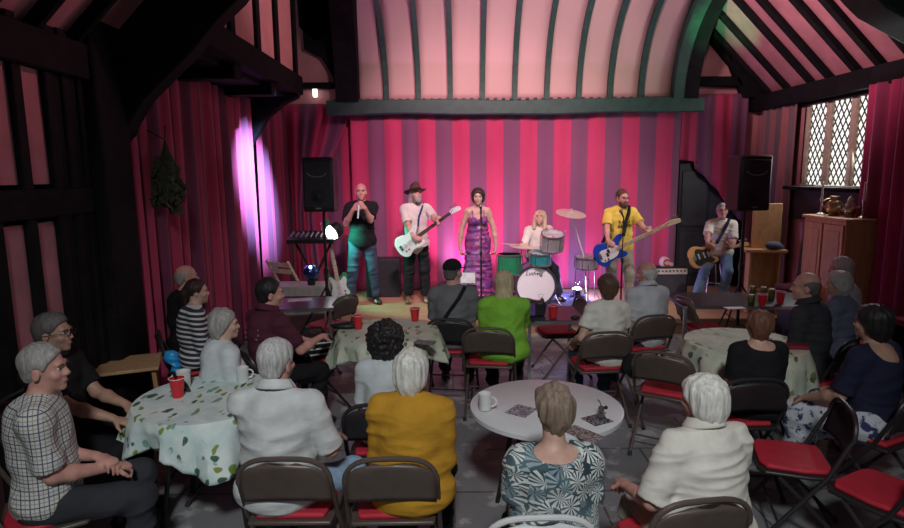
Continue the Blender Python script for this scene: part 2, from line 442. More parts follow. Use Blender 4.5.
# carved bracket under the gallery end
cb = [(XL+.02, 2.46), (XL+.14, 2.62), (XL+.30, 2.86), (XL+.52, 3.03), (XL+.72, 3.12), (XL+.72, 3.22), (XL+.02, 3.22)]
brace(cb[:5], cb[5:][::-1], 8.3, .16, M_TIMBER)
trim(MB().bx(XL-.05, XL+.03, 8.2, 8.38, 0, 3.2), M_TIMBER)
# --- beam over the stage with the coved canopy above
BZ0, BZ1, BY = 3.0, 3.22, 9.56
pts = []
t = MB()
for i in range(25):
    u = i/24; x = -1.90+u*5.78; pts.append((x, BY, 3.105+.012*math.sin(9*u)-.0*u))
def beamfn(u, v):
    x = -1.90+u*5.78; an = 2*PI*v+PI/4; q = 1/max(abs(math.cos(an)), abs(math.sin(an)))
    return Vector((x, BY+.13*q*math.cos(an)*(1+.02*math.sin(7*u)), 3.105+.012*math.sin(9*u)+.105*q*math.sin(an)*(1+.05*math.sin(23*u))))
t.grid(beamfn, 60, 16)
t.bx(-1.9, -1.88, BY-.12, BY+.12, 3.01, 3.2)
trim(t, M_GREENT, bevel=.02)
t = MB()
for i in range(46):
    x = -1.75+i*.122; t.box((x, BY-.1, 3.215), (.05, .05, .035))
trim(t, M_GREENT, bevel=.01)                                                      # small cresting on the beam
CR = 1.6
def cove(th): return BY-.02-CR*(1-math.cos(th)), 3.2+CR*math.sin(th)
sx = [(px-452)/600*9.55 for px in (362, 390, 421, 452, 483, 514, 545, 576, 606, 636, 667)]
TM = 1.25
for i in range(len(sx)-1):
    a0, a1 = sx[i], sx[i+1]
    b = MB(); b.grid(lambda u, v: (a0+u*(a1-a0), cove(v*TM)[0]+.05, cove(v*TM)[1]), 4, 16, lambda u, v: (u, v*2.2))
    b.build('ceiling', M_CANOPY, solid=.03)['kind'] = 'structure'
def rib(x, w, dep, m, bow=0):
    ths = [TM*i/16 for i in range(17)]; b = MB()
    for i in range(16):
        (y0, z0), (y1, z1) = cove(ths[i]), cove(ths[i+1]); b.bar((x+bow*ths[i]**2, y0, z0), (x+bow*ths[i+1]**2, y1, z1), w, dep, (0, 1, 0))
    return trim(b, m)
for i, x in enumerate(sx[1:-1]): rib(x, .075, .09, M_GREENT, .012*(i-4))
rib(sx[0]-.14, .34, .34, M_TIMBER, .10); rib(sx[-1]+.06, .17, .30, M_GREENT, .06); rib(sx[-1]+.24, .20, .34, M_TIMBER, .07)
# side pieces of the gable: ties, curved braces, dark infill
def gable(pts, m=M_TIMBER, d=9.78, th=.16):
    return trim(MB().prism([pxz(x, y, d) for x, y in pts], th, Matrix(((1,0,0,0),(0,0,1,d),(0,1,0,0),(0,0,0,1)))), m, bevel=.01)
gable([(300, 83), (335, 83), (335, 89), (300, 89)])
gable([(305, 50), (322, 58), (334, 78), (338, 104), (362, 104), (356, 40), (340, -30), (300, -30)])
gable([(296, -30), (330, -30), (330, 30), (318, 44), (300, 28)])
gable([(690, 77), (737, 77), (742, 86), (690, 86)])
gable([(690, -30), (712, -30), (706, 20), (712, 44), (730, 66), (742, 98), (775, 98), (748, 60), (728, 30), (720, -30)])
gable([(676, 104), (682, 40), (700, -20), (716, -30), (716, 20), (704, 40), (694, 70), (690, 104)])
M_LAMPW = mat('lit window chink', (.9, .9, .85), .5, emit=(1, .97, .9), estr=2.5)
tag(MB().box(atd(315, 92, 9.80), (.07, .05, .16)).build('wall_light', M_LAMPW, bevel=.015), 'small bright white light on the plaster above the left stage drape', 'light')
# --- stage
st = empty('stage_platform', (1.1, 8.7, 0), 0, 'low wooden stage under the band with a plain boarded front edge', 'stage')
def at_st(b, n, m, **k): return b.build(n, m, st, loc=(-1.1, -8.7, 0), **k)
at_st(MB().bx(XL, XR, STY, YB, .14, STG), 'deck', M_DECK, smooth=False)
at_st(MB().bx(XL, XR, STY+.03, STY+.08, .0, .14), 'front_panel', M_DECK, smooth=False)
M_RUG = mat('stage rug', (.055, .05, .11), .95, var=.3, scale=14)
tag(MB().bx(.35, 2.05, 7.75, 9.4, STG, STG+.012).build('rug', M_RUG), 'dark blue rug under the drum kit on the stage', 'rug')

# --- curtains
def m_stripe(name, cols, period, widths=None):
    t = NT(name); uv = t.n('TexCoord').outputs['UV']; u = t.sep(uv)[0]
    f = t.math('FRACT', t.math('DIVIDE', u, period)); n = len(cols)
    e = widths or [i/n for i in range(n)]
    c = t.ramp(f, [(e[i], cols[i]) for i in range(n)], 'CONSTANT')
    nz = t.noise(t.coord('Object', (1, 1, .25)), 14, 3); c = t.mix(t.math('MULTIPLY', nz, .35), c, tuple(k*.55 for k in cols[0]))
    t.base(c); t.rough(.85, 0, .25); t.b.inputs['Sheen Weight'].default_value = .15
    t.bump(t.noise(t.coord('Object', (1, 1, .12)), 22, 3), .2, .02); return t.m
PK, PL, GR = (.56, .055, .14), (.19, .085, .15), (.16, .12, .13)
M_CURT = m_stripe('striped stage velvet', (PK, PL), .535)
M_CURTL = m_stripe('striped side velvet', ((.46, .05, .12), (.16, .04, .085)), .34, [0, .58])
M_CURTG = m_stripe('grey striped drape', ((.34, .13, .13), GR, (.28, .12, .13), (.12, .09, .10)), .62)
M_CURTR = m_stripe('deep red drape', ((.40, .035, .11), (.24, .035, .09)), .28, [0, .6])
def curtain(name, path, z0, z1, m, label, fold=.1, amp=.04, seed=1, nx=None, gather=None, tz=None):
    """path: list of (x,y) on the floor plan; folds run along it; u in metres"""
    P = [Vector((x, y, 0)) for x, y in path]; L = [0]
    for i in range(1, len(P)): L.append(L[-1]+(P[i]-P[i-1]).length)
    r = random.Random(seed); ph = [r.uniform(0, 6.28) for _ in range(4)]
    def fn(u, v):
        s = u*L[-1]; i = 1
        while i < len(P)-1 and s > L[i]: i += 1
        q = (s-L[i-1])/(L[i]-L[i-1]); p = P[i-1].lerp(P[i], q); d = (P[i]-P[i-1]).normalized(); nrm = Vector((d.y, -d.x, 0))
        a = amp*(math.sin(2*PI*s/fold+ph[0]+.8*math.sin(s*3+ph[1]))+.45*math.sin(2*PI*s/(fold*2.3)+ph[2]+.5*v))*(.55+.45*(1-v))
        z = z0+v*(z1-z0)
        if tz: z = z0+v*(tz(u)-z0)
        if gather: p, z = gather(u, v, p, z)
        return p+nrm*a+Vector((0, 0, z))
    nx = nx or int(L[-1]/fold*9)
    b = MB(); b.grid(fn, nx, 18, lambda u, v: (u*L[-1], v))
    return tag(b.build(name, m, solid=.012), label, 'curtain')
curtain('stage_curtain', [(-1.58, 9.66), (3.62, 9.66)], STG+.02, 3.02, M_CURT, 'wide pink and plum striped curtain hanging behind the band', .3, .018, 3, nx=200)
curtain('side_curtain', [(XL+.09, 4.9), (XL+.09, 8.2)], .02, 3.1, M_CURTL, 'long dark red striped curtain along the left wall', .24, .05, 5)
curtain('side_curtain', [(XL+.10, 8.42), (XL+.10, 9.75)], STG+.02, 3.1, M_CURTL, 'purple lit red curtain behind the carved bracket by the stage', .2, .04, 6)
def tie(cx, side):
    def g(u, v, p, z):
        w = v-.42; k = .28+.72*min(1, abs(w)/.55)**1.1 if w > 0 else .28+.12*min(1, -w/.4)
        return Vector((cx+(p.x-cx)*k, p.y-.10*(1-k), 0)), z
    return g
curtain('tied_drape', [(-2.66, 9.76), (-1.55, 9.76)], STG+.02, 3.2, M_CURT, 'red and plum drape gathered at its middle left of the stage', .2, .03, 7, gather=tie(-2.5, 1))
curtain('back_drape', [(-2.3, 9.84), (-1.5, 9.84)], STG+.02, 3.2, M_CURT, 'flat striped curtain in shadow behind the left loudspeaker', .2, .015, 8)
def swag(u, v, p, z):
    zb = 2.28-1.0*u**1.4 if u > .25 else 2.28-.57*u*.25
    return p, max(zb, .0)+v*(3.3-max(zb, 0))
curtain('door_drape', [(3.66, 9.76), (4.70, 9.76)], STG+.02, 3.3, M_CURT, 'striped drape swept aside above the dark doorway', .22, .035, 9, gather=swag)
curtain('door_drape', [(4.86, 9.62), (4.87, 8.62)], STG+.0, 3.2, M_CURTG, 'grey and pink striped curtain between doorway and lattice window', .17, .035, 10)
curtain('window_drape', [(4.78, 7.04), (4.74, 5.4)], .02, 3.05, M_CURTR, 'deep red curtain at the near side of the lattice window', .2, .05, 11)
# --- dark doorway right of the stage
dr = struct(MB().bx(3.66, 4.72, 9.86, 9.92, STG, 2.24).build('door_1', mat('dark door', (.022, .022, .028), .6, var=.3, scale=6), bevel=.01))
fr = MB(); fr.bx(3.60, 3.70, 9.8, 9.9, STG, 2.30); fr.bx(4.68, 4.78, 9.8, 9.9, STG, 2.30); fr.bx(3.60, 4.78, 9.8, 9.9, 2.22, 2.32)
fr.build('door_frame', M_TIMBER, dr, bevel=.01)
pn = MB(); [pn.bx(x0, x0+.42, 9.845, 9.87, z0, z1) for x0 in (3.76, 4.22) for z0, z1 in ((.4, 1.1), (1.2, 2.1))]
pn.build('door_panel', mat('dark door panel', (.032, .032, .04), .55, var=.3, scale=6), dr, bevel=.01)
# --- lattice window
def m_pane():
    t = NT('daylit leaded glass'); v = t.coord('Object')
    c = t.ramp(t.noise(v, 2.6, 4, .6), [(.30, (.55, .72, .42)), (.40, (.97, .97, .90)), (.66, (1, 1, .97)), (.76, (.70, .80, .95))])
    t.base((.4, .42, .4)); t.rough(.15); t.l(c, t.b.inputs['Emission Color']); t.b.inputs['Emission Strength'].default_value = 1.05; return t.m
M_PANE = m_pane(); M_STONE = mat('stone mullion', (.44, .36, .27), .8, var=.2, scale=12); M_LEAD = mat('lead cames', (.03, .03, .035), .5)
win = struct(MB().bx(XR-.03, XR+.09, WY0, WY1, WZ0-.08, WZ0).build('window_1', M_STONE, bevel=.01))
n = 3; ww = (WY1-WY0)/n
for i in range(n):
    y0, y1 = WY0+i*ww+.05, WY0+(i+1)*ww-.05
    MB().bx(XR+.055, XR+.065, y0-.03, y1+.03, WZ0, WZ1).build('pane', M_PANE, win)
    lead = MB(); s = .105; hh = WZ1-WZ0; kk = 1.55
    c0 = -hh/kk
    while c0 < (y1-y0):
        for sg in (1, -1):
            seg = []
            for tt in (0, 1):
                pass
            # line y = c0 + z/kk (sg=1) or mirrored
            za, zb = max(0, -c0*kk), min(hh, ((y1-y0)-c0)*kk)
            if zb-za > .02:
                ya, yb = c0+za/kk, c0+zb/kk
                if sg < 0: ya, yb = (y1-y0)-ya, (y1-y0)-yb
                lead.tube([(XR+.048, y0+ya, WZ0+za), (XR+.048, y0+yb, WZ0+zb)], .0085, 5)
        c0 += s
    lead.build('lead_lattice', M_LEAD, win)
for i in range(n+1):
    yy = WY0+i*ww; MB().bx(XR-.0, XR+.10, yy-.05, yy+.05, WZ0, WZ1).build('mullion', M_STONE, win, bevel=.015)
trim(MB().bx(XR-.06, XR+.02, WY0-.1, WY1+.12, WZ1, 3.06), M_TIMBER, bevel=.01)
trim(MB().bx(XR-.05, XR+.02, WY0-.02, WY1+.1, 1.42, 1.83), mat('dark dado', (.035, .03, .035), .6), bevel=.01)
trim(MB().bx(XR-.22, XR+.02, WY0-.02, WY1+.08, 1.83, 1.88), M_TIMBER, bevel=.01)
# dried bunch hanging from the left brace
hb = empty('dried_hop_bunch', tuple(atd(165, 140, 5.35)), 0, 'dried greenery bunch hanging upside down beside the left timber post', 'bunch')
rr = random.Random(3); M_HOP = mat('dried leaves', (.05, .052, .030), .9, var=.4, scale=40)
st_ = MB(); lf = MB(); c0 = atd(165, 140, 5.35)
for k in range(46):
    a = rr.uniform(0, 6.28); sp = rr.uniform(.03, .15); ln = rr.uniform(.3, .68)
    p1 = Vector((math.cos(a)*sp*.4, math.sin(a)*sp*.4, -ln*.5)); p2 = Vector((math.cos(a)*sp, math.sin(a)*sp, -ln))
    st_.tube([(0, 0, 0), p1, p2], [.006, .005, .003], 5)
    for q in range(7):
        tt = rr.uniform(.35, 1); p = Vector((0,0,0)).lerp(p2, tt); ang = rr.uniform(0, 6.28)
        lf.ball(p, (.030, .012, .045), 5, Matrix.Rotation(ang, 3, 'Z') @ Matrix.Rotation(rr.uniform(-.8, .8), 3, 'X'))
st_.tube([(-.22, 0, .12), (-.1, 0, .06), (0, 0, .0), (.01, 0, .12)], .008, 6)
st_.build('stem', M_HOP, hb); lf.build('foliage', M_HOP, hb)
# ================================================================== FURNITURE AND PROPS
def arc(cx, cy, r, a0, a1, n): return [(cx+r*math.cos(math.radians(a0+(a1-a0)*i/n)), cy+r*math.sin(math.radians(a0+(a1-a0)*i/n))) for i in range(n+1)]
M_BRN = mat('brown enamelled steel', (.115, .085, .070), .42, .25, var=.1, bump=.05, spec=.5)
M_BRND = mat('dark enamelled steel', (.035, .030, .032), .42, .3, var=.1, bump=.05)
M_WHC = mat('white enamelled steel', (.62, .62, .60), .45, .0, var=.05, bump=.03)
M_RED = fabric('red vinyl', (.50, .03, .05), .55, .1, .15)
M_FOOT = mat('black rubber', (.02, .02, .02), .8)
def make_chair(m, cushion=True):
    """steel folding chair, faces +Y"""
    root = empty('folding_chair', (0, 0, 0))
    P = [(.225, .235, .012), (.225, .06, .25), (.222, -.10, .465), (.216, -.19, .66)]
    top = [(.216*math.cos(a)**.55 if math.cos(a) > 0 else 0, -.205-.02*math.sin(a), .68+.125*math.sin(a)) for a in [PI/2*i/8 for i in range(9)]]
    half = P+top
    full = half+[(-x, y, z) for x, y, z in half[::-1][1:]]
    MB().tube(full, .0125, 8).build('back_frame', m, root)
    # curved sheet backrest inside the hoop
    def bk(u, v):
        xx = 2*u-1; z = .585+v*.205; w = .212*(1 if v < .5 else max(.05, (1-((v-.5)/.52)**2.6))**.5)
        return Vector((xx*w, -.178-.06*(v)-.022*(1-xx*xx), z-.018*xx*xx*(1-v)))
    MB().grid(bk, 14, 8).build('backrest', m, root, solid=.006)
    s = MB(); s.prism([(-.20, -.17), (.20, -.17), (.215, .0), (.205, .20), (.15, .235), (-.15, .235), (-.205, .20), (-.215, 0)], .022, Matrix.Translation((0, 0, .445)))
    s.build('seat', m, root, bevel=.008)
    if cushion:
        c = MB(); c.prism([(-.165, -.145), (.165, -.145), (.19, .0), (.175, .185), (.12, .215), (-.12, .215), (-.175, .185), (-.19, 0)], .03, Matrix.Translation((0, 0, .468)))
        c.build('seat_cushion', M_RED, root, bevel=.012)
    for sx_ in (-1, 1):
        MB().tube([(sx_*.195, .13, .43), (sx_*.195, -.08, .22), (sx_*.195, -.28, .012)], .0115, 8).build('leg', m, root)
    MB().tube([(-.195, -.17, .125), (.195, -.17, .125)], .008, 6).build('stretcher', m, root)
    MB().tube([(-.225, .12, .165), (.225, .12, .165)], .008, 6).build('stretcher', m, root)
    for sx_ in (-1, 1):
        MB().tube([(sx_*.225, .238, .0), (sx_*.225, .225, .03)], .016, 8).build('rubber_foot', M_FOOT, root); MB().tube([(sx_*.195, -.285, .0), (sx_*.195, -.27, .03)], .016, 8).build('rubber_foot', M_FOOT, root)
    return root
_proto = {}
def chair_px(px, py, face, label, kind='brown', zt=.80):
    p = atz(px, py, zt); a = math.radians(face); return chair((p.x+.225*math.cos(a), p.y+.225*math.sin(a)), face, label, kind)
def chair(loc, head, label, kind='brown', group='folding chairs'):
    m = {'brown': M_BRN, 'dark': M_BRND, 'white': M_WHC}[kind]
    if kind not in _proto: _proto[kind] = o = make_chair(m)
    else: o = copy_tree(_proto[kind])
    o.location = (loc[0], loc[1], 0); o.rotation_euler = (0, 0, math.radians(head-90)); tag(o, label, 'chair', group); return o

# --- tables
def m_floral(name, base, leafs, sc=1.0):
    t = NT(name); v = t.coord('Object', (sc, sc, sc))
    nzv = t.n('TexNoise'); nzv.inputs['Scale'].default_value = 9; t.l(v, nzv.inputs['Vector'])
    vm = t.n('VectorMath', operation='MULTIPLY_ADD'); t.l(nzv.outputs['Color'], vm.inputs[0]); vm.inputs[1].default_value = (.09, .09, .09); t.l(v, vm.inputs[2])
    vo = t.n('TexVoronoi'); vo.inputs['Scale'].default_value = 19; vo.inputs['Randomness'].default_value = .9
    mp = t.n('Mapping'); mp.inputs['Scale'].default_value = (1, .42, .7); mp.inputs['Rotation'].default_value = (.3, .4, .6); t.l(vm.outputs[0], mp.inputs['Vector']); t.l(mp.outputs[0], vo.inputs['Vector'])
    leaf = t.ramp(vo.outputs['Distance'], [(.30, (1,1,1)), (.36, (0,0,0))])
    cl = t.ramp(t.noise(v, 4.6, 2), [(.43, (0,0,0)), (.48, (1,1,1))])
    pick = t.n('TexVoronoi'); pick.inputs['Scale'].default_value = 19; t.l(mp.outputs[0], pick.inputs['Vector'])
    pc = t.ramp(t.sep(vo.outputs['Color'])[0], [(0, leafs[0]), (.4, leafs[1]), (.75, leafs[2])], 'CONSTANT')
    f = t.math('MULTIPLY', leaf, cl)
    c0 = t.mix(t.ramp(t.noise(v, 6, 3), [(.40, (0,0,0)), (.62, (1,1,1))]), base, tuple(k*q for k, q in zip(base, (.72, .84, .84))))
    t.base(t.mix(f, c0, pc)); t.rough(.75); t.bump(t.noise(v, 30, 3), .1, .005); return t.m
M_CL1 = m_floral('leaf print cloth', (.74, .80, .76), ((.05, .13, .08), (.22, .30, .05), (.20, .36, .30)))
M_CL2 = m_floral('cream leaf cloth', (.66, .66, .52), ((.20, .25, .10), (.34, .36, .18), (.10, .13, .07)), .8)
M_DTOP = mat('dark table edge', (.06, .05, .05), .5); M_CHR = mat('chromed steel', (.55, .55, .57), .25, .9, var=.05, bump=0)
M_BLKS = mat('black steel', (.02, .02, .022), .45, .3)
def round_table(x, y, r, h, mtop, label, group='round tables', leg=M_BLKS):
    root = empty('round_table', (x, y, 0), 0, label, 'table', group)
    MB().lathe([(0.001, h-.035), (r-.02, h-.035), (r, h-.03), (r, h-.006), (r-.008, h), (0.001, h)], 56).build('tabletop', mtop, root)
    for a in (40, 140, 220, 320):
        ca, sa = math.cos(math.radians(a)), math.sin(math.radians(a))
        MB().tube([(ca*r*.45, sa*r*.45, h-.035), (ca*r*.78, sa*r*.78, .0)], .015, 8).build('leg', leg, root)
    MB().tube([(math.cos(2*PI*i/24)*r*.47, math.sin(2*PI*i/24)*r*.47, h-.05) for i in range(24)], .012, 6, closed=True).build('under_ring', leg, root)
    return root
def cloth(x, y, r, h, drop, m, label, seed, corners=4, ca=.07, rot=0.4):
    rnd = random.Random(seed); ph = rnd.uniform(0, 6.28); nf = rnd.choice((9, 10, 11))
    def fn(u, v):
        a = u*2*PI
        if v < .5:
            rr = r*1.012*(v/.5); return Vector((rr*math.cos(a), rr*math.sin(a), h+.006))
        w = (v-.5)/.5
        dr = drop+ca*math.cos(corners*(a-rot)); rp = .035*math.sin(nf*a+ph)+.018*math.sin(2.3*nf*a)
        rr = r*1.012+.022*min(1, w*4)+w*(.03+rp+.05*math.cos(corners*(a-rot)))
        return Vector((rr*math.cos(a), rr*math.sin(a), h+.006-.012*min(1, w*6)-dr*w))
    b = MB(); b.grid(fn, 96, 24)
    o = b.build('tablecloth', m, solid=.003, loc=(x, y, 0)); return tag(o, label, 'tablecloth', 'patterned tablecloths')
def rtable_cloth(px, py, d, r, h, drop, m, l1, l2, seed, **k):
    x = (px-W/2)/F*d
    round_table(x, d, r, h, M_DTOP, l1); cloth(x, d, r, h, drop, m, l2, seed, **k); return x, d
T1 = rtable_cloth(198, 405, 3.54, .43, .745, .22, M_CL1, 'round table under the pale leaf print cloth beside the checked shirt man', 'pale cloth with green leaf print on the near left table', 3)
T2 = rtable_cloth(386, 340, 5.08, .43, .745, .24, M_CL2, 'round table under the cream cloth in front of the curly haired guest', 'cream leaf patterned cloth on the middle table behind the curly haired guest', 5, rot=.1)
T5 = rtable_cloth(753, 355, 4.62, .44, .745, .34, M_CL2, 'round table under the cream cloth in front of the auburn haired guest', 'cream green patterned cloth on the right table before the auburn haired guest', 8, rot=.9)
M_WT = mat('white laminate', (.66, .67, .67), .4, var=.04, scale=5, bump=.04)
T4 = ((549-452)/600*3.37, 3.37)
round_table(T4[0], T4[1], .445, .745, M_WT, 'bare round white table in the middle foreground')
def rect_table(name, c, sz, h, rz, mtop, mleg, label, leg=.03, ap=True, cat='table'):
    root = empty(name, (c[0], c[1], 0), rz, label, cat)
    x, y = sz[0]/2, sz[1]/2
    MB().bx(-x, x, -y, y, h-.03, h).build('tabletop', mtop, root, bevel=.006)
    MB().bx(-x+.002, x-.002, -y-.004, -y+.012, h-.036, h-.004).build('edge_trim', mleg, root)
    for sx_ in (-1, 1):
        for sy_ in (-1, 1):
            MB().bx(sx_*(x-.04)-leg/2, sx_*(x-.04)+leg/2, sy_*(y-.04)-leg/2, sy_*(y-.04)+leg/2, 0, h-.03).build('leg', mleg, root)
    return root
M_BLK = mat('black laminate', (.035, .035, .045), .3, var=.2, scale=5, bump=.05)
M_PLUM = mat('plum laminate', (.10, .04, .07), .3, var=.2, scale=5, bump=.05)
T3 = (.96, 5.72)
rect_table('side_table', T3, (.56, .62), .74, 0, M_BLK, M_CHR, 'small black chrome legged table between the green top and white shirt guests')
T6 = (3.12, 6.30); rect_table('long_table', T6, (1.5, .70), .74, math.radians(-3), M_BLK, M_CHR, 'long black table holding cans in front of the seated guitarist', cat='table')
T7 = (-1.58, 6.30); rect_table('small_table', T7, (.66, .6), .74, math.radians(6), M_PLUM, M_CHR, 'small dark plum table under the left loudspeaker stand')
# wooden folding table on the left
wx = atz(126, 363, .68); root = empty('wooden_table', (wx.x, wx.y, 0), math.radians(22), 'small tan wooden table beside the dark shirted man with glasses', 'table')
MB().bx(-.24, .24, -.21, .21, .655, .68).build('tabletop', m_wood('tan ply', (.40, .24, .12), (.55, .35, .19), (3, 12, 3)), root, bevel=.005)
for sx_ in (-1, 1):
    for sy_ in (-1, 1): MB().bar((sx_*.20, sy_*.17, .655), (sx_*.20, -sy_*.17, .0), .03, .022).build('leg', M_PINE, root)

# --- cups, mugs, cans, papers
M_CUP = mat('red plastic', (.62, .025, .035), .35, var=.06, bump=0); M_CUPW = mat('white plastic inside', (.75, .7, .7), .4)
M_MUG = mat('white china', (.72, .72, .70), .25, var=.03, bump=0)
def red_cup(p, label, fill=True):
    root = empty('red_cup', tuple(p), 0, label, 'cup', 'red plastic cups')
    MB().lathe([(.001, .001), (.030, .001), (.031, .006), (.045, .118), (.0475, .120), (.0475, .124), (.0435, .122), (.0415, .10), (.029, .008), (.001, .008)], 28).build('cup_body', M_CUP, root)
    MB().tube([(.0465*math.cos(a), .0465*math.sin(a), .122) for a in [2*PI*i/28 for i in range(28)]], .0025, 6, closed=True).build('rim', M_CUPW, root); return root
def mug(p, label, ha=0, s=1):
    root = empty('mug', tuple(p), math.radians(ha), label, 'mug', 'white china mugs'); root.scale = (s, s, s)
    MB().lathe([(.001, 0), (.034, 0), (.036, .004), (.039, .09), (.041, .094), (.038, .095), (.036, .09), (.033, .008), (.001, .008)], 28).build('mug_body', M_MUG, root)
    MB().tube([(.036+.030*math.sin(a), 0, .048+.028*math.cos(a)) for a in [PI*i/12 for i in range(13)]], .0055, 8).build('handle', M_MUG, root); return root
Z = .752
c1 = atz(178, 397, Z); red_cup(c1, 'red plastic cup holding dark cutlery on the pale leaf print cloth')
tag(MB().tube([(0, 0, .01), (-.01, 0, .14)], .006, 6).ball((-.012, 0, .15), (.013, .006, .02), 6).build('spoon', M_BLKS, loc=tuple(c1)), 'dark spoon handle standing in the near left red cup', 'spoon')
mug(atz(184, 387, Z), 'white mug right behind the red cup on the leaf print cloth', 180, 1.15); mug(atz(243, 381, Z), 'white mug at the far edge of the leaf print cloth by the grey haired woman', 20)
mug(atz(485, 409, Z), 'white mug near the left rim of the bare white table', -10, 1.0)
red_cup(atz(358, 329, Z), 'red cup at the left of the cream cloth next to black pouch'); red_cup(atz(415, 321, Z), 'red cup far side of the cream cloth beside the grey shirted cap man')
red_cup(atz(553, 318, .742), 'red cup on the small black table beside the green top woman')
red_cup(atz(762, 306, .742), 'red cup next to the cans on the long black table'); red_cup(atz(780, 303, .742), 'red cup nearest the bald man on the long black table')
M_CAN = mat('green gold can', (.16, .17, .05), .3, .7, var=.35, scale=30, bump=0); M_CANT = mat('can lid', (.6, .6, .62), .3, .9)
for px, py, l in ((751, 306, 'green can nearest the front edge of the long black table'), (752, 297, 'green can at the back left of the can cluster'), (763, 298, 'middle can at the back of the can cluster'), (771, 300, 'rearmost right can just behind the red cups')):
    r_ = empty('drink_can', tuple(atz(px, py, .742)), 0, l, 'can', 'cans on the long black table')
    MB().lathe([(.001, 0), (.026, 0), (.033, .01), (.033, .105), (.027, .118)], 20).build('can_body', M_CAN, r_)
    MB().lathe([(.001, .116), (.026, .116), (.0275, .121), (.024, .121)], 20).build('lid', M_CANT, r_)
def m_print(name, a, b, sc=22):
    t = NT(name); v = t.coord('Object', (1, 1, 1)); br = t.n('TexBrick'); br.inputs['Scale'].default_value = sc; br.inputs['Color1'].default_value = (*a, 1); br.inputs['Color2'].default_value = (*b, 1); br.inputs['Mortar'].default_value = (.6, .6, .6, 1); br.inputs['Mortar Size'].default_value = .03
    t.l(v, br.inputs['Vector']); t.base(t.mix(t.ramp(t.noise(v, 60, 3), [(.45, (0,0,0)), (.6, (1,1,1))]), br.outputs['Color'], tuple(k*.4 for k in a))); t.rough(.6); return t.m
def paper(p, sz, rz, m, name, label, cat='leaflet', th=.0025):
    o = MB().bx(-sz[0]/2, sz[0]/2, -sz[1]/2, sz[1]/2, 0, th).build(name, m, loc=tuple(p), smooth=False); o.rotation_euler = (0, 0, math.radians(rz)); return tag(o, label, cat)
paper(atz(521, 411, Z-.006), (.13, .15), -35, m_print('violet print', (.20, .17, .22), (.30, .27, .33)), 'leaflet', 'dull violet leaflet left of the brown haired woman on the white table')
paper(atz(583, 434, Z-.006), (.11, .20), 40, m_print('photo strip print', (.16, .09, .08), (.28, .20, .18), 30), 'leaflet', 'brown picture leaflet at the near rim of the white table')
paper(atz(597, 420, Z-.006), (.13, .12), 28, m_print('black print', (.02, .02, .025), (.06, .06, .065), 16), 'leaflet', 'black leaflet under the small ornament on the white table')
orn = empty('table_ornament', tuple(atz(601, 417, Z)), 0, 'little dark glass ornament standing on the black leaflet', 'ornament')
MB().lathe([(.001, 0), (.022, 0), (.024, .008), (.01, .02), (.016, .04), (.018, .05), (.012, .062), (.001, .064)], 16).build('base', mat('smoked glass', (.12, .12, .13), .1, .3, bump=0), orn)
MB().tube([(.0, 0, .06), (-.008, 0, .085), (-.02, .0, .1)], .004, 6).build('spout', M_CHR, orn); MB().ball((.026, 0, .055), .011, 8).build('knob', M_BLKS, orn)
paper(atz(245, 396, Z), (.2, .12), 12, m_print('grey blue print', (.20, .22, .34), (.33, .36, .46), 14), 'leaflet', 'blue grey leaflet lying on the leaf print cloth')
paper(atz(300, 300, .742), (.26, .16), 15, mat('pink lit paper', (.6, .5, .56), .6), 'leaflet', 'pale sheet of paper on the plum table')
paper(atz(735, 308, .742), (.2, .1), 5, mat('white paper', (.7, .7, .7), .6), 'leaflet', 'white paper left of the cans on the long table')
tag(MB().ball((0, 0, .03), (.13, .05, .032), 10).ball((.05, .01, .05), (.06, .03, .02), 8).build('pouch', M_BLKS, loc=tuple(atz(345, 329, Z))), 'black pouch lying on the cream cloth behind the jeans knee', 'pouch')
paper(atz(425, 343, Z), (.16, .09), -20, mat('grey card', (.16, .16, .15), .6), 'card', 'grey folded card at the right edge of the middle cream cloth', 'card', .012)
bk = paper(atz(790, 348, Z), (.24, .09), -8, fabric('dark red leatherette', (.22, .025, .04), .6), 'book', 'dark red book on the right cream cloth', 'book', .03)
# black and purple bag on the small black table
bg_ = empty('handbag', tuple(atz(535, 315, .742)), 0, 'black and purple bag standing on the small black table', 'bag')
MB().prism([(-.09, 0), (.09, 0), (.10, .10), (.075, .17), (.045, .135), (-.03, .15), (-.085, .165), (-.10, .08)], .12, Matrix(((1,0,0,0),(0,0,1,0),(0,1,0,0),(0,0,0,1)))).build('bag_body', M_BLKS, bg_, bevel=.015)
MB().prism([(-.06, .01), (-.005, .01), (-.01, .13), (-.055, .13)], .01, Matrix(((1,0,0,0),(0,0,1,-.064),(0,1,0,0),(0,0,0,1)))).build('front_pocket', fabric('purple cloth', (.16, .07, .28)), bg_, bevel=.004)
for px, py, l in ((520, 318, 'pair'), ):
    tag(MB().box((0, 0, .012), (.12, .09, .022)).build('wallet', M_BLKS, loc=tuple(atz(528, 321, .742)), bevel=.006), 'flat black wallet at the near left of the small black table', 'wallet')
tag(MB().ball((0, 0, .022), (.045, .03, .022), 10).build('purse', M_BLKS, loc=tuple(atz(575, 320, .742))), 'small round black purse right of the red cup', 'purse')

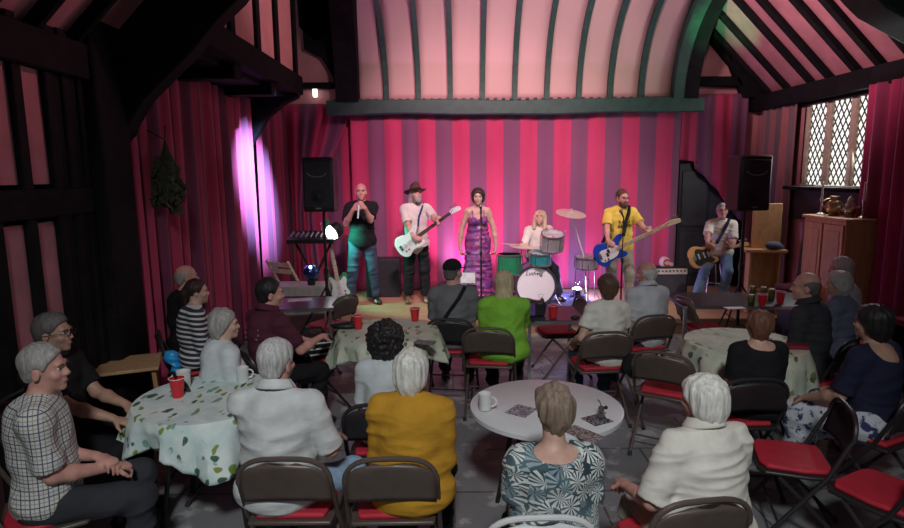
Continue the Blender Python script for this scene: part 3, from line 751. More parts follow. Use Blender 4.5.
# --- loudspeakers on stands
def speaker(px0, px1, py0, py1, d, yaw, lab):
    x0, x1 = (px0-W/2)/F*d, (px1-W/2)/F*d; zt = atd((px0+px1)/2, py0, d).z; zb = atd((px0+px1)/2, py1, d).z
    cx = (x0+x1)/2; w = (x1-x0)*.92; h = zt-zb
    root = empty('loudspeaker', (cx, d+.16, zb), yaw, lab, 'loudspeaker', 'loudspeakers on stands')
    mb = mat('black speaker shell', (.016, .016, .02), .5, var=.15, bump=.2)
    MB().prism([(-w/2, -.16), (w/2, -.16), (w*.36, .17), (-w*.36, .17)], h, Matrix.Translation((0, 0, h/2))).build('cabinet', mb, root, bevel=.02)
    g = MB(); g.bx(-w*.44, w*.44, -.172, -.158, .05, h-.05); g.build('grille', mat('speaker grille', (.028, .028, .034), .6, var=.5, scale=160, bump=.4), root, bevel=.008)
    MB().lathe([(.075, -.004), (.082, .004), (.05, .003), (.015, .012), (.001, .014)], 28, (0, -.174, h*.28), Matrix.Rotation(PI/2, 3, 'X')).build('woofer_ring', mb, root)
    MB().tube([(w*.3*math.cos(a), -.178, h*.72+.05*math.sin(a)) for a in [PI+PI*i/10 for i in range(11)]], .006, 6).build('horn_lip', mat('speaker badge', (.25, .25, .28), .4), root)
    MB().bx(-.03, .03, -.176, -.17, .035, .05).build('badge', mat('speaker badge', (.25, .25, .28), .4), root)
    s = empty('speaker_stand', (cx, d+.16, 0), yaw, lab.replace('black loudspeaker', 'black tripod stand under the loudspeaker'), 'stand', 'speaker stands')
    MB().tube([(0, 0, .25), (0, 0, zb)], .019, 10).build('pole', M_BLKS, s)
    MB().tube([(0, 0, .92), (0, 0, 1.0)], .03, 10).build('collar', M_BLKS, s)
    for k in range(3):
        a = math.radians(90+120*k); MB().tube([(0, 0, .78), (.45*math.cos(a), .45*math.sin(a), .012)], .011, 8).build('leg', M_BLKS, s)
        MB().tube([(0, 0, .30), (.26*math.cos(a), .26*math.sin(a), .34)], .007, 6).build('brace', M_BLKS, s)
speaker(304, 339, 157, 212, 6.9, math.radians(-8), 'black loudspeaker beside the gathered drape left of the stage')
speaker(732, 771, 155, 211, 6.9, math.radians(10), 'black loudspeaker near the dark doorway right of the stage')
# --- par can clamped on the left stand
pl = empty('stage_lamp', tuple(atd(333, 232, 7.86)), 0, 'bright white stage lamp shining at the end of the mixing desk', 'lamp')
MB().lathe([(.092, -.01), (.099, .0), (.095, .10), (.05, .15), (.001, .155)], 24, (0, 0, 0), Matrix.Rotation(-PI/2+.5, 3, 'X')@Matrix.Rotation(.55, 3, 'Y')).build('housing', M_BLKS, pl)
MB().lathe([(.001, -.03), (.05, -.028), (.088, -.012), (.094, 0)], 24, (0, -.016, 0), Matrix.Rotation(-PI/2+.12, 3, 'X')).build('lens', mat('lit lens', (.9, 1, .95), .3, emit=(.88, 1, .96), estr=18), pl)
MB().tube([(-.09, .06, .0), (-.09, .06, -.10), (.09, .06, -.10), (.09, .06, 0)], .008, 6).build('yoke', M_BLKS, pl)
# --- blue lamp ball on the plum table side (small moving-head light)
bl = empty('disco_lamp', (0, 0, 0), 0, 'small dark disco lamp with blue glints on the white box', 'lamp'); p = atd(311, 272, 7.35); bl.location = p
MB().ball((0, 0, 0), .10, 14).build('globe', mat('blue mirrored globe', (.05, .10, .30), .15, .8, var=.9, scale=30, bump=.6), bl)
MB().tube([(0, 0, -.09), (0, 0, -.16)], .05, 10).build('base', M_BLKS, bl)
MB().ball((.015, -.085, .075), .02, 8).build('lens', mat('blue lit lens', (.5, .6, 1), .3, emit=(.55, .7, 1), estr=6), bl)
bx_ = atd(305, 296, 7.35)
eq = empty('equipment_case', (bx_.x-.03, 7.42, 0), 0, 'pale equipment case behind the plum table carrying the disco lamp', 'case')
hz = p.z-.16
MB().bx(-.36, .30, -.2, .2, 0, hz).build('case_body', mat('pale case', (.42, .36, .33), .6), eq, bevel=.015)
MB().bx(-.37, .31, -.21, .21, hz-.14, hz-.12).build('lid_seam', M_BLKS, eq)
MB().tube([(-.1, -.205, hz-.3), (-.1, -.23, hz-.3), (.06, -.23, hz-.3), (.06, -.205, hz-.3)], .008, 6).build('handle', M_BLKS, eq)
# keyboard-like mixer on stand behind
kx = atd(312, 250, 7.9); mx = empty('mixing_desk', (kx.x, 8.0, STG), 0, 'dark mixing desk on crossed legs left of the stage', 'mixer')
kz = 1.28-STG
MB().prism([(-.2, -.02), (.2, .06), (.2, .0), (-.2, -.08)], .62, Matrix(((0,0,1,0),(1,0,0,0),(0,1,0,kz),(0,0,0,1)))).build('desk_body', M_BLKS, mx, bevel=.01)
kn = MB(); [kn.tube([(-.26+.065*i, -.12+.07*j, kz-.0+.014*j), (-.26+.065*i, -.125+.07*j, kz+.03+.014*j)], .011, 6) for i in range(9) for j in range(3)]; kn.build('knob', mat('grey knobs', (.35, .35, .38), .4), mx)
for s_ in (-1, 1): MB().bar((-.25*s_, .0, kz-.06), (.25*s_, .0, .0), .03, .03).build('leg', M_BLKS, mx)
# pale wooden folding chair, folded out, by the drape
fx = atd(291, 290, 7.8); wc = empty('wooden_folding_chair', (fx.x, 7.85, STG), math.radians(-30), 'pale slatted wooden folding chair in front of the gathered drape', 'chair')
M_BEECH = mat('pale beech', (.62, .50, .36), .5)
for s_ in (-1, 1):
    MB().bar((s_*.19, .24, 0), (s_*.19, -.24, .80), .022, .032).build('leg', M_BEECH, wc); MB().bar((s_*.165, -.2, 0), (s_*.165, .2, .43), .022, .032).build('leg', M_BEECH, wc)
for q in range(5): MB().bx(-.185, .185, -.16+.075*q, -.10+.075*q, .425, .44).build('seat_slat', M_BEECH, wc)
for q in range(2): MB().box((0, -.185-.035*q, .66+.09*q), (.37, .012, .055)).build('back_slat', M_BEECH, wc)

# --- amplifiers
def amp(name, c, w, h, dp, z, lab, mface, panel=True, yaw=0):
    root = empty(name, (c[0], c[1], z), yaw, lab, 'amplifier')
    MB().bx(-w/2, w/2, -dp/2, dp/2, 0, h).build('cabinet', mat('black tolex', (.018, .018, .02), .7, bump=.4), root, bevel=.012)
    MB().bx(-w/2+.03, w/2-.03, -dp/2-.008, -dp/2+.004, .03, h*(.72 if panel else .94)).build('grille_cloth', mface, root)
    if panel:
        MB().bx(-w/2+.015, w/2-.015, -dp/2-.008, -dp/2+.004, h*.76, h*.97).build('control_panel', mat('cream panel', (.72, .68, .6), .5), root)
        kb = MB(); [kb.tube([(-w/2+.06+i*(w-.12)/7, -dp/2-.006, h*.89), (-w/2+.06+i*(w-.12)/7, -dp/2-.03, h*.89)], .012, 8) for i in range(8)]; kb.build('knob', M_BLKS, root)
    return root
M_GRIL = mat('grey grille cloth', (.06, .06, .07), .8, var=.3, scale=90, bump=.3)
a1 = atd(671, 291, 9.15); amp('guitar_amplifier', (a1.x, 9.3), .52, .42, .26, STG, 'black amplifier with cream control panel right of the bassist', M_GRIL)
# small rounded red and white practice unit on top
hd = empty('amplifier_head', (a1.x-.04, 9.28, STG+.42), 0, 'small pale unit with red ring emblem on top of the amplifier', 'amplifier')
MB().prism([(-.085, 0), (.085, 0), (.10, .05), (.06, .09), (.01, .15), (-.07, .16), (-.10, .11), (-.11, .04)], .12, Matrix(((1,0,0,0),(0,0,1,0),(0,1,0,0),(0,0,0,1)))).build('shell', mat('pale pink plastic', (.65, .5, .5), .4), hd, bevel=.02)
MB().tube([(.055*math.cos(a)-.01, -.064, .075+.045*math.sin(a)) for a in [.3+5.0*i/18 for i in range(19)]], .011, 8).build('ring_emblem', mat('red emblem', (.55, .03, .06), .4), hd)
a2 = atd(383, 293, 9.1); amp('guitar_amplifier', (a2.x, 9.28), .52, .60, .30, STG, 'dark amplifier with green lit top behind the man in black', mat('black grille cloth', (.02, .02, .022), .85, var=.3, scale=90), False)

# --- pine cabinet on the right with brass ware
cab = empty('pine_cabinet', (4.68, 7.12, 0), 0, 'pine cupboard below the lattice window carrying brassware', 'cabinet')
cz = 1.55
MB().bx(-.235, .235, -.38, .42, 0, cz-.035).build('carcass', M_PINE, cab, bevel=.006)
MB().bx(-.26, .24, -.41, .45, cz-.035, cz).build('top', M_PINE, cab, bevel=.008)
for k in range(2):
    dd = MB().bx(-.255, -.235, -.36+.39*k, .0+.39*k, .1, cz-.08).build('door', M_PINE, cab, bevel=.006)
    MB().ball((-.268, -.02+.06*k, .8), .016, 8).build('knob', M_BLKS, dd)
    MB().bx(-.262, -.25, -.31+.39*k, -.05+.39*k, .75, cz-.15).build('panel', M_PINE, dd, bevel=.006)
M_BRASS = mat('aged brass', (.42, .30, .14), .3, .85, var=.2, bump=.05); M_SILV = mat('tarnished silver', (.38, .35, .30), .3, .85, var=.2, bump=.05)
def on_cab(px, y): return (atx(px, 215, 4.66).x if False else None)
def brass(px, d, lab, kind):
    x = (px-W/2)/F*d; p = (x, d, cz)
    if kind == 'candle':
        r_ = empty('candlestick', p, 0, lab, 'candlestick', 'candlesticks on the cupboard')
        MB().lathe([(.001, 0), (.05, 0), (.052, .01), (.02, .03), (.012, .06), (.018, .09), (.011, .12), (.016, .17), (.022, .19), (.024, .2), (.001, .2)], 18).build('stem', M_SILV, r_)
        MB().lathe([(.001, .2), (.012, .2), (.010, .40), (.001, .405)], 10).build('candle', mat('cream wax', (.6, .55, .45), .5), r_)
    elif kind == 'pot':
        r_ = empty('brass_jug', p, 0, lab, 'jug')
        MB().lathe([(.001, 0), (.05, 0), (.055, .01), (.045, .025), (.085, .06), (.10, .105), (.085, .155), (.05, .185), (.045, .215), (.055, .235), (.048, .236), (.001, .22)], 24).build('body', M_BRASS, r_)
        MB().tube([(-.085, 0, .08), (-.14, 0, .12), (-.15, 0, .17), (-.09, 0, .20), (-.05, 0, .205)], .009, 8).build('handle', M_BRASS, r_)
        MB().lathe([(.001, .0), (.03, .0), (.035, .006), (.015, .012), (.001, .012)], 18, (-.01, -.098, .10), Matrix.Rotation(PI/2, 3, 'X')).build('rosette', M_SILV, r_)
    else:
        r_ = empty('silver_coffee_pot', p, 0, lab, 'pot')
        MB().lathe([(.001, 0), (.05, 0), (.052, .012), (.03, .03), (.07, .06), (.078, .10), (.05, .15), (.028, .19), (.034, .2), (.02, .225), (.008, .24), (.001, .255)], 24).build('body', M_SILV, r_)
        MB().tube([(.07, 0, .09), (.12, 0, .13), (.135, 0, .18), (.16, 0, .21)], [.014, .011, .008, .007], 8).build('spout', M_SILV, r_)
        MB().tube([(-.06, 0, .13), (-.11, 0, .15), (-.115, 0, .09), (-.07, 0, .07)], .007, 8).build('handle', M_SILV, r_)
brass(821, 7.42, 'silver candlestick at the far end of the pine cupboard', 'candle'); brass(863, 6.84, 'silver candlestick at the near end of the pine cupboard', 'candle')
brass(834, 7.26, 'round brass jug with rosette on the pine cupboard', 'pot'); brass(850, 7.02, 'tall silver coffee pot next to the brass jug', 'coffee')
tag(MB().bx(-.05, .05, -.04, .04, 0, .11).build('box', fabric('dark red card', (.16, .03, .04)), loc=(4.72, 6.93, cz), bevel=.008), 'small dark red box by the near candlestick', 'box')
# --- leaning grey board, pine lectern, stacked red seats
lb = MB().bx(-.15, .15, -.012, .012, 0, 1.34).build('leaning_board', mat('grey green board', (.17, .19, .19), .6), loc=(atd(805, 275, 7.72).x, 7.66, STG)); lb.rotation_euler = (0, math.radians(3), math.radians(-40)); tag(lb, 'grey green board leaning beside the pine cupboard', 'board')
lc = empty('pine_lectern', (4.24, 8.05, STG), math.radians(-12), 'tall honey pine lectern behind the right speaker stand', 'lectern')
for nme, q in (('back_panel', (-.18, .18, .0, .03, .85, 1.46)), ('back_panel', (-.24, .15, -.02, .01, 0, .85)), ('shelf', (-.30, .22, -.22, .03, .82, .86)), ('side_panel', (-.24, -.21, -.2, 0, 0, .82)), ('side_panel', (.12, .15, -.2, 0, 0, .82)), ('shelf', (-.21, .12, -.2, 0, .3, .33))):
    MB().bx(*q).build(nme, M_PINE, lc, bevel=.005)
tag(MB().ball((0, 0, .05), (.11, .09, .06), 10).ball((.06, .02, .03), (.09, .07, .035), 10).build('folded_cloth', fabric('slate blue cloth', (.10, .13, .18)), loc=(4.27, 7.9, STG+.86)), 'slate blue bundle of cloth on the lectern shelf', 'cloth')
for k in range(4):
    o = MB().box((0, 0, .025), (.42, .40, .045)).build('stacked_seat', fabric('maroon vinyl', (.12, .02, .035), .5), loc=(4.35-.015*k, 7.25+.02*k, .48+.052*k), bevel=.015); o.rotation_euler = (0, 0, math.radians(8*k-10))
    tag(o, ['bottom', 'second', 'third', 'topmost'][k]+' maroon cushion of the pile before the pine lectern', 'cushion', 'pile of maroon cushions')
bx2 = MB().bx(-.22, .22, -.2, .2, 0, .48).build('storage_box', M_BLKS, loc=(4.35, 7.25, 0), bevel=.01); tag(bx2, 'black box under the pile of maroon cushions', 'box')
rt = empty('wall_bench', (4.35, 4.95, 0), 0, 'dark red topped bench against the right wall', 'bench')
MB().bx(-.2, .3, -.5, .6, .66, .72).build('seat', fabric('dusky red baize', (.26, .04, .06)), rt, bevel=.01)
for s_ in (-.45, .55): MB().bx(-.17, .27, s_-.03, s_+.03, 0, .66).build('leg', M_TIMBER, rt)

# ================================================================== INSTRUMENTS
def frame_from(o, xdir, nrm):
    x = xdir.normalized(); z = (nrm-x*nrm.dot(x)).normalized(); y = z.cross(x)
    return Matrix.Translation(o) @ Matrix((x, y, z)).transposed().to_4x4()
STRAT = [(-.20, .02), (-.19, .10), (-.12, .165), (-.03, .15), (.04, .115), (.12, .125), (.20, .165), (.25, .15), (.24, .11), (.17, .06), (.15, .03), (.15, -.03), (.17, -.06), (.215, -.095), (.20, -.135), (.13, -.145), (.05, -.115), (-.02, -.125), (-.09, -.165), (-.16, -.14), (-.20, -.07)]
def smooth_poly(p, it=2):
    for _ in range(it):
        q = []
        for i in range(len(p)):
            a, b = p[i], p[(i+1) % len(p)]; q += [(a[0]*.75+b[0]*.25, a[1]*.75+b[1]*.25), (a[0]*.25+b[0]*.75, a[1]*.25+b[1]*.75)]
        p = q
    return p
def guitar(name, body_p, head_p, nrm, label, cb, cpg, cneck, bass=False, acoustic=False, flipy=False):
    """body centre and headstock tip in the world; front faces nrm"""
    root = empty(name, (0, 0, 0), 0, label, 'guitar'); L = (head_p-body_p).length
    root.matrix_world = frame_from(body_p, head_p-body_p, nrm)
    fy = -1 if flipy else 1
    out = smooth_poly([(x, y*fy) for x, y in STRAT])
    if acoustic: out = smooth_poly([(-.22, 0), (-.20, .13), (-.10, .17), (0, .125), (.08, .11), (.17, .14), (.20, .06), (.19, .0), (.14, -.06), (.20, -.11), (.12, -.14), (.03, -.11), (-.10, -.17), (-.20, -.13)])
    MB().prism(out, .042).build('body', cb, root, bevel=.008)
    pg = smooth_poly([(x*.72-.0, y*.78*fy-.012*fy) for x, y in STRAT[2:]] if not bass else [(-.14, -.10*fy), (-.15, 0), (-.10, .07*fy), (.0, .05*fy), (.13, .06*fy), (.14, -.03*fy), (.08, -.09*fy), (-.02, -.10*fy)], 2)
    MB().prism(pg, .003, Matrix.Translation((0, 0, .0235))).build('pickguard', cpg, root)
    nk = MB(); hl = .19 if bass else .16; ne = L-hl
    nk.prism([(.10, -.028), (ne, -.021), (ne, .021), (.10, .028)], .022, Matrix.Translation((0, 0, .026))); nk.build('neck', cneck, root, bevel=.005)
    hs = smooth_poly([(ne-.01, -.022), (ne+.03, -.028), (L-.02, -.05*fy if fy > 0 else -.03), (L, -.03), (L-.005, .012), (ne+.06, .036), (ne+.02, .03), (ne-.01, .022)], 1)
    MB().prism(hs, .016, Matrix.Translation((0, 0, .024))).build('headstock', cneck if bass or acoustic else cb, root, bevel=.003)
    for i in range(4 if bass else 6):
        xx = ne+.035+i*(hl-.06)/(3 if bass else 5); MB().tube([(xx, .03, .024), (xx, .058, .024)], .004, 6).ball((xx, .064, .024), (.008, .01, .006), 6).build('tuning_peg', M_CHR, root)
    fr_ = MB(); [fr_.bx(.13+(ne-.13)*k/14, .133+(ne-.13)*k/14, -.022, .022, .036, .0385) for k in range(14)]; fr_.build('frets', M_CHR, root)
    sr = MB(); ns = 4 if bass else 6
    for i in range(ns): yy = (-.5+i/(ns-1))*.034; sr.tube([(-.12, yy*1.3, .040), (ne, yy, .0425), (ne+.04+.015*i, .02, .036)], .0009, 4)
    sr.build('strings', M_CHR, root)
    for k, xx in enumerate((-.06, .02, .08) if not bass else (-.03, .0)):
        MB().box((xx, (.02 if k else -.02) if bass else 0, .028), (.03 if bass else .018, .05 if bass else .08, .014)).build('pickup', M_BLKS if bass else M_MUG, root, bevel=.004)
    MB().box((-.125, 0, .030), (.035, .085, .016)).build('bridge', M_CHR, root, bevel=.003)
    for k in range(2): MB().tube([(-.09+.045*k, -.075*fy, .024), (-.09+.045*k, -.075*fy, .04)], .011, 10).build('knob', M_BLKS, root)
    return root
M_GW = mat('white guitar lacquer', (.78, .80, .80), .2, var=.03, bump=0); M_GBLUE = mat('blue guitar lacquer', (.015, .06, .42), .2, var=.06, bump=0); M_MAPLE = mat('maple neck', (.62, .47, .32), .35, var=.1, bump=.02)
M_ROSE = mat('rosewood neck', (.10, .05, .03), .4); M_GREENG = mat('green guitar lacquer', (.02, .28, .10), .2, bump=0); M_BUTTER = mat('butterscotch lacquer', (.52, .28, .10), .25, var=.1, bump=0); M_PGB = mat('black pickguard', (.02, .02, .02), .3)
G_B = guitar('electric_guitar', atd(409, 243, 8.45), atd(460, 206, 8.30), Vector((.1, -1, .12)), 'white electric guitar played by the man in the brown hat', M_GW, M_GW, M_ROSE)
G_E = guitar('bass_guitar', atd(609, 252, 7.82), atd(680, 218, 7.62), Vector((.1, -1, .12)), 'blue bass guitar with white scratch plate held by the yellow shirt man', M_GBLUE, M_MUG, M_MAPLE, bass=True)
G_F = guitar('acoustic_guitar', atd(702, 256, 8.42), atd(748, 243, 8.50), Vector((-.45, -1, .2)), 'butterscotch guitar on the lap of the seated guitarist by the doorway', M_BUTTER, M_PGB, M_MAPLE, acoustic=False)
# guitar on its stand, green
gs = atd(338, 306, 8.0)
G_S = guitar('electric_guitar', Vector((gs.x+.02, 8.0, STG+.36)), Vector((gs.x-.16, 8.16, STG+1.28)), Vector((.35, -1, .2)), 'green guitar resting upright on a stand by the left loudspeaker', M_GREENG, M_MUG, M_MAPLE)
s = empty('guitar_stand', (gs.x+.02, 8.1, STG), 0, 'black guitar stand under the upright green guitar', 'stand')
for k, (dx, dy) in enumerate(((-.2, -.18), (.2, -.18), (0, .22))): MB().tube([(0, .02, .25), (dx, dy, .01)], .009, 6).build('leg', M_BLKS, s)
MB().tube([(0, .02, .2), (-.04, .10, .62)], .009, 6).build('pole', M_BLKS, s); MB().tube([(-.10, -.12, .15), (-.10, -.02, .14), (.10, -.02, .14), (.10, -.12, .15)], .008, 6).build('cradle', M_BLKS, s)
# --- microphone stands
def mic_stand(px, pyt, d, zb, label, tip=None, boom=None):
    x = (px-W/2)/F*d; top = atd(px, pyt, d).z
    r_ = empty('microphone_stand', (x, d, zb), 0, label, 'stand', 'microphone stands'); h = top-zb
    MB().lathe([(.001, 0), (.13, 0), (.13, .012), (.03, .03), (.012, .035)], 24).build('base', M_BLKS, r_)
    MB().tube([(0, 0, .02), (0, 0, h*.55)], .012, 8).build('lower_pole', M_BLKS, r_); MB().tube([(0, 0, h*.5), (0, 0, h-.06)], .008, 8).build('upper_pole', M_BLKS, r_)
    MB().tube([(0, 0, h*.53), (0, 0, h*.57)], .018, 8).build('collar', M_BLKS, r_)
    MB().tube([(0, .0, h-.07), (0, .10, h-.015)], [.011, .016], 10).build('microphone_body', M_BLKS, r_); MB().ball((0, .125, h), .027, 10).build('microphone_grille', mat('mic mesh', (.2, .2, .22), .4, .8, scale=120), r_); return r_
mic_stand(481.5, 207, 8.22, STG, 'slim microphone stand in front of the woman in the purple dress'); mic_stand(624, 212, 7.68, STG, 'black microphone stand in front of the bearded bassist')
# --- drum kit, each drum a thing of its own
M_SHELL = mat('silver sparkle shell', (.42, .42, .44), .3, .3, var=.4, scale=120, bump=.1); M_TEAL = mat('teal drum shell', (.03, .26, .26), .3, var=.2, bump=0); M_GRN = mat('green drum shell', (.02, .20, .09), .3, bump=0); M_HEAD = mat('white drum skin', (.80, .82, .82), .45, var=.03, bump=0)
DX = (537-452)/600*8.35
bd = empty('bass_drum', (DX, 8.35, STG+.015), 0, 'large bass drum with white front skin and script lettering', 'drum')
R90 = Matrix.Rotation(PI/2, 3, 'X'); br = .285
MB().lathe([(br-.01, -.19), (br, -.19), (br, .19), (br-.01, .19)], 48, (0, .19, br+.01), R90).build('shell', mat('purple drum shell', (.20, .09, .34), .3), bd)
MB().lathe([(.001, .19), (br-.02, .19), (br-.02, .195), (.001, .198)], 48, (0, .19, br+.01), R90).build('front_skin', M_HEAD, bd)
for yy in (-.0, .36): MB().lathe([(br+.005, -.02), (br+.016, -.02), (br+.016, .02), (br-.02, .02), (br-.02, .012), (br+.005, .012)], 48, (0, yy, br+.01), R90, ring=True).build('hoop', mat('dark hoop', (.05, .045, .06), .35), bd)
for k in range(8):
    a = 2*PI*(k+.5)/8; MB().tube([(math.cos(a)*(br+.012), -.01, br+.01+math.sin(a)*(br+.012)), (math.cos(a)*(br+.012), .1, br+.01+math.sin(a)*(br+.012))], .007, 6).build('tension_rod', M_CHR, bd)
for s_ in (-1, 1): MB().tube([(s_*.24, .05, .2), (s_*.36, -.10, .0)], .01, 6).build('spur', M_CHR, bd)
def text(body, size, p, rot, m, parent, name='lettering', shear=0, ext=.0015):
    c = bpy.data.curves.new(name, 'FONT'); c.body = body; c.size = size; c.shear = shear; c.extrude = ext; c.align_x = 'CENTER'; c.align_y = 'CENTER'; c.materials.append(m)
    tmp = bpy.data.objects.new(name, c); COL.objects.link(tmp); me = bpy.data.meshes.new_from_object(tmp.evaluated_get(bpy.context.evaluated_depsgraph_get())); bpy.data.objects.remove(tmp); me.name = name
    o = bpy.data.objects.new(name, me); COL.objects.link(o); o.location = p; o.rotation_euler = rot
    if parent: o.parent = parent
    return o
M_INK = mat('black ink', (.02, .02, .025), .5)
text('Ludwig', .085, (-.03, -.012, br+.19), (PI/2, 0, 0), M_INK, bd, shear=.35)
MB().tube([(.07+.038*math.cos(a), -.010, br-.13+.022*math.sin(a)) for a in [2*PI*i/20 for i in range(20)]], .0025, 5, closed=True).build('small_emblem', mat('grey ink', (.3, .3, .32), .5), bd)
def drum(px, py, d, r, dep, m, lab, tilt=0, name='tom_drum', legs=0):
    x = (px-W/2)/F*d; z = atd(px, py, d).z; R = Matrix.Rotation(tilt, 3, 'X')
    o = empty(name, (x, d, z), 0, lab, 'drum')
    MB().lathe([(r, -dep/2), (r, dep/2), (r-.006, dep/2)], 32, (0,0,0), R).build('shell', m, o)
    MB().lathe([(.001, dep/2-.004), (r-.004, dep/2-.004), (r-.004, dep/2), (.001, dep/2)], 32, (0,0,0), R).build('drum_skin', M_HEAD, o)
    for s_ in (-1, 1): MB().lathe([(r+.002, s_*dep/2-.014), (r+.01, s_*dep/2-.014), (r+.01, s_*dep/2+.008), (r-.006, s_*dep/2+.008)], 32, (0,0,0), R, ring=True).build('hoop', M_CHR, o)
    for k in range(6):
        a = 2*PI*k/6; MB().tube([R@Vector(((r+.012)*math.cos(a), (r+.012)*math.sin(a), -dep/2)), R@Vector(((r+.012)*math.cos(a), (r+.012)*math.sin(a), dep/2))], .005, 6).build('tension_rod', M_CHR, o)
    for k in range(legs):
        a = 2*PI*k/3+.5; MB().tube([(r*.95*math.cos(a), r*.95*math.sin(a), 0), (r*1.08*math.cos(a), r*1.08*math.sin(a), -(z-STG)+.015)], .008, 6).build('leg', M_CHR, o)
    return o
drum(553, 241, 8.38, .155, .22, M_SHELL, 'silver sparkle tom tilted above the bass drum', .32)
drum(541, 258, 8.42, .15, .16, M_TEAL, 'teal tom just above the white bass drum skin', .15)
drum(510, 264, 8.45, .17, .28, M_GRN, 'green floor tom on legs left of the bass drum', 0, 'floor_tom', 3)
sn = drum(588, 262, 8.75, .165, .15, M_SHELL, 'silver snare drum on a stand between drummer and bassist', .1, 'snare_drum', 3)
M_CYM = mat('cymbal bronze', (.80, .70, .60), .35, .5, var=.1, bump=.05)
def cymbal(px, py, d, r, lab, tilt, bot):
    p = atd(px, py, d); o = empty('cymbal', tuple(p), 0, lab, 'cymbal'); R = Matrix.Rotation(tilt, 3, 'X')@Matrix.Rotation(.10, 3, 'Y')
    MB().lathe([(.001, .035), (.02, .034), (.04, .018), (r*.6, .006), (r, -.010), (r, -.013), (r*.6, .003), (.04, .014), (.001, .03)], 40, (0,0,0), R).build('plate', M_CYM, o)
    MB().tube([(0, 0, .02), (0, 0, .06)], .008, 8).ball((0, 0, .055), .014, 8).build('wing_nut', M_CHR, o)
    s2 = empty('cymbal_stand', (bot.x, bot.y, STG), 0, lab.replace('cymbal', 'cymbal stand', 1).replace('pale', 'chrome'), 'stand')
    rel = p-Vector((bot.x, bot.y, STG)); kz2 = rel.z*.45
    MB().tube([(0, 0, .1), (0, 0, kz2)], .012, 8).build('pole', M_CHR, s2); MB().tube([(0, 0, kz2-.03), rel-Vector((0, 0, .01))], .011, 8).build('boom_arm', M_MUG, s2)
    for k in range(3):
        a = 2*PI*k/3+.4; MB().tube([(0, 0, .38), (.26*math.cos(a), .26*math.sin(a), .012)], .009, 6).build('leg', M_CHR, s2)
cymbal(571, 213, 8.55, .215, 'pale crash cymbal tilted high on a white boom beside the drummer', .25, Vector((1.97, 8.75, 0)))
cymbal(522, 246, 8.7, .19, 'pale hi-hat cymbal low behind the green floor tom', .05, Vector(((522-452)/600*8.7, 8.7, 0)))
# throne
th = empty('drum_stool', ((541-452)/600*9.15, 9.15, STG+.012), 0, 'round black stool under the drummer', 'stool')
MB().lathe([(.001, .46), (.15, .46), (.165, .48), (.165, .53), (.14, .545), (.001, .55)], 28).build('seat', M_BLKS, th)
MB().tube([(0, 0, .1), (0, 0, .47)], .018, 8).build('pole', M_CHR, th)
for k in range(3): a = 2*PI*k/3; MB().tube([(0, 0, .25), (.25*math.cos(a), .25*math.sin(a), .01)], .01, 6).build('leg', M_CHR, th)
# floor lamp among the drums
fl = empty('floor_lamp', tuple(atd(577, 287, 9.0)), 0, 'bright blue white floor lamp behind the cymbal stand', 'lamp')
fl.location.z = STG+.012
MB().lathe([(.001, 0), (.06, 0), (.06, .10), (.075, .12)], 20, (0, 0, .0)).build('housing', M_BLKS, fl); MB().lathe([(.001, .155), (.04, .15), (.07, .125), (.072, .12)], 20).build('lens', mat('blue white lens', (.7, .8, 1), .3, emit=(.7, .75, 1), estr=9), fl)
# guitar stool for the seated guitarist
gs_ = empty('bar_stool', ((716-452)/600*8.8, 8.8, STG), 0, 'chrome legged stool under the seated guitarist', 'stool')
MB().lathe([(.001, .56), (.16, .56), (.17, .575), (.17, .60), (.15, .615), (.001, .62)], 28).build('seat', M_BLKS, gs_)
for k in range(4): a = PI/4+PI/2*k; MB().tube([(.1*math.cos(a), .1*math.sin(a), .56), (.2*math.cos(a), .2*math.sin(a), .0)], .011, 8).build('leg', M_CHR, gs_)
MB().tube([(.165*math.cos(a), .165*math.sin(a), .22) for a in [2*PI*i/24 for i in range(24)]], .008, 6, closed=True).build('foot_ring', M_CHR, gs_)
# pale bag hanging at back of the front woman's chair etc. is in the people file
# ================================================================== PEOPLE
M_SKIN = {}
def skin(k):
    if k in M_SKIN: return M_SKIN[k]
    c = {'fair': (.56, .34, .26), 'pink': (.58, .30, .24), 'tan': (.46, .27, .19)}[k]
    t = NT('skin '+k); v = t.coord('Object'); t.base(t.ramp(t.noise(v, 16, 4), [(.35, tuple(q*.86 for q in c)), (.65, tuple(min(1, q*1.1) for q in c))])); t.rough(.5, 0, .35)
    t.b.inputs['Subsurface Weight'].default_value = .08; t.b.inputs['Subsurface Radius'].default_value = (.02, .008, .005); t.bump(t.noise(v, 160, 3), .08, .002)
    M_SKIN[k] = t.m; return t.m
M_EYE = mat('eye white', (.50, .47, .44), .2, bump=0, var=.02); M_IRIS = mat('dark iris', (.03, .025, .02), .2, bump=0)
M_SHOE = mat('black shoe leather', (.02, .02, .022), .4, bump=.1); M_SHOEB = mat('brown shoe leather', (.16, .09, .05), .45, bump=.1); M_SHOEW = mat('pale trainer', (.5, .5, .5), .6, bump=.1)
def ik(a, t, l1, l2, pole):
    a, t, pole = Vector(a), Vector(t), Vector(pole); d = t-a; D = min(d.length, l1+l2-.004); u = d.normalized()
    x = (l1*l1-l2*l2+D*D)/(2*D); hh = math.sqrt(max(1e-6, l1*l1-x*x)); p = (pole-u*pole.dot(u)).normalized()
    return a+u*x+p*hh, a+u*D
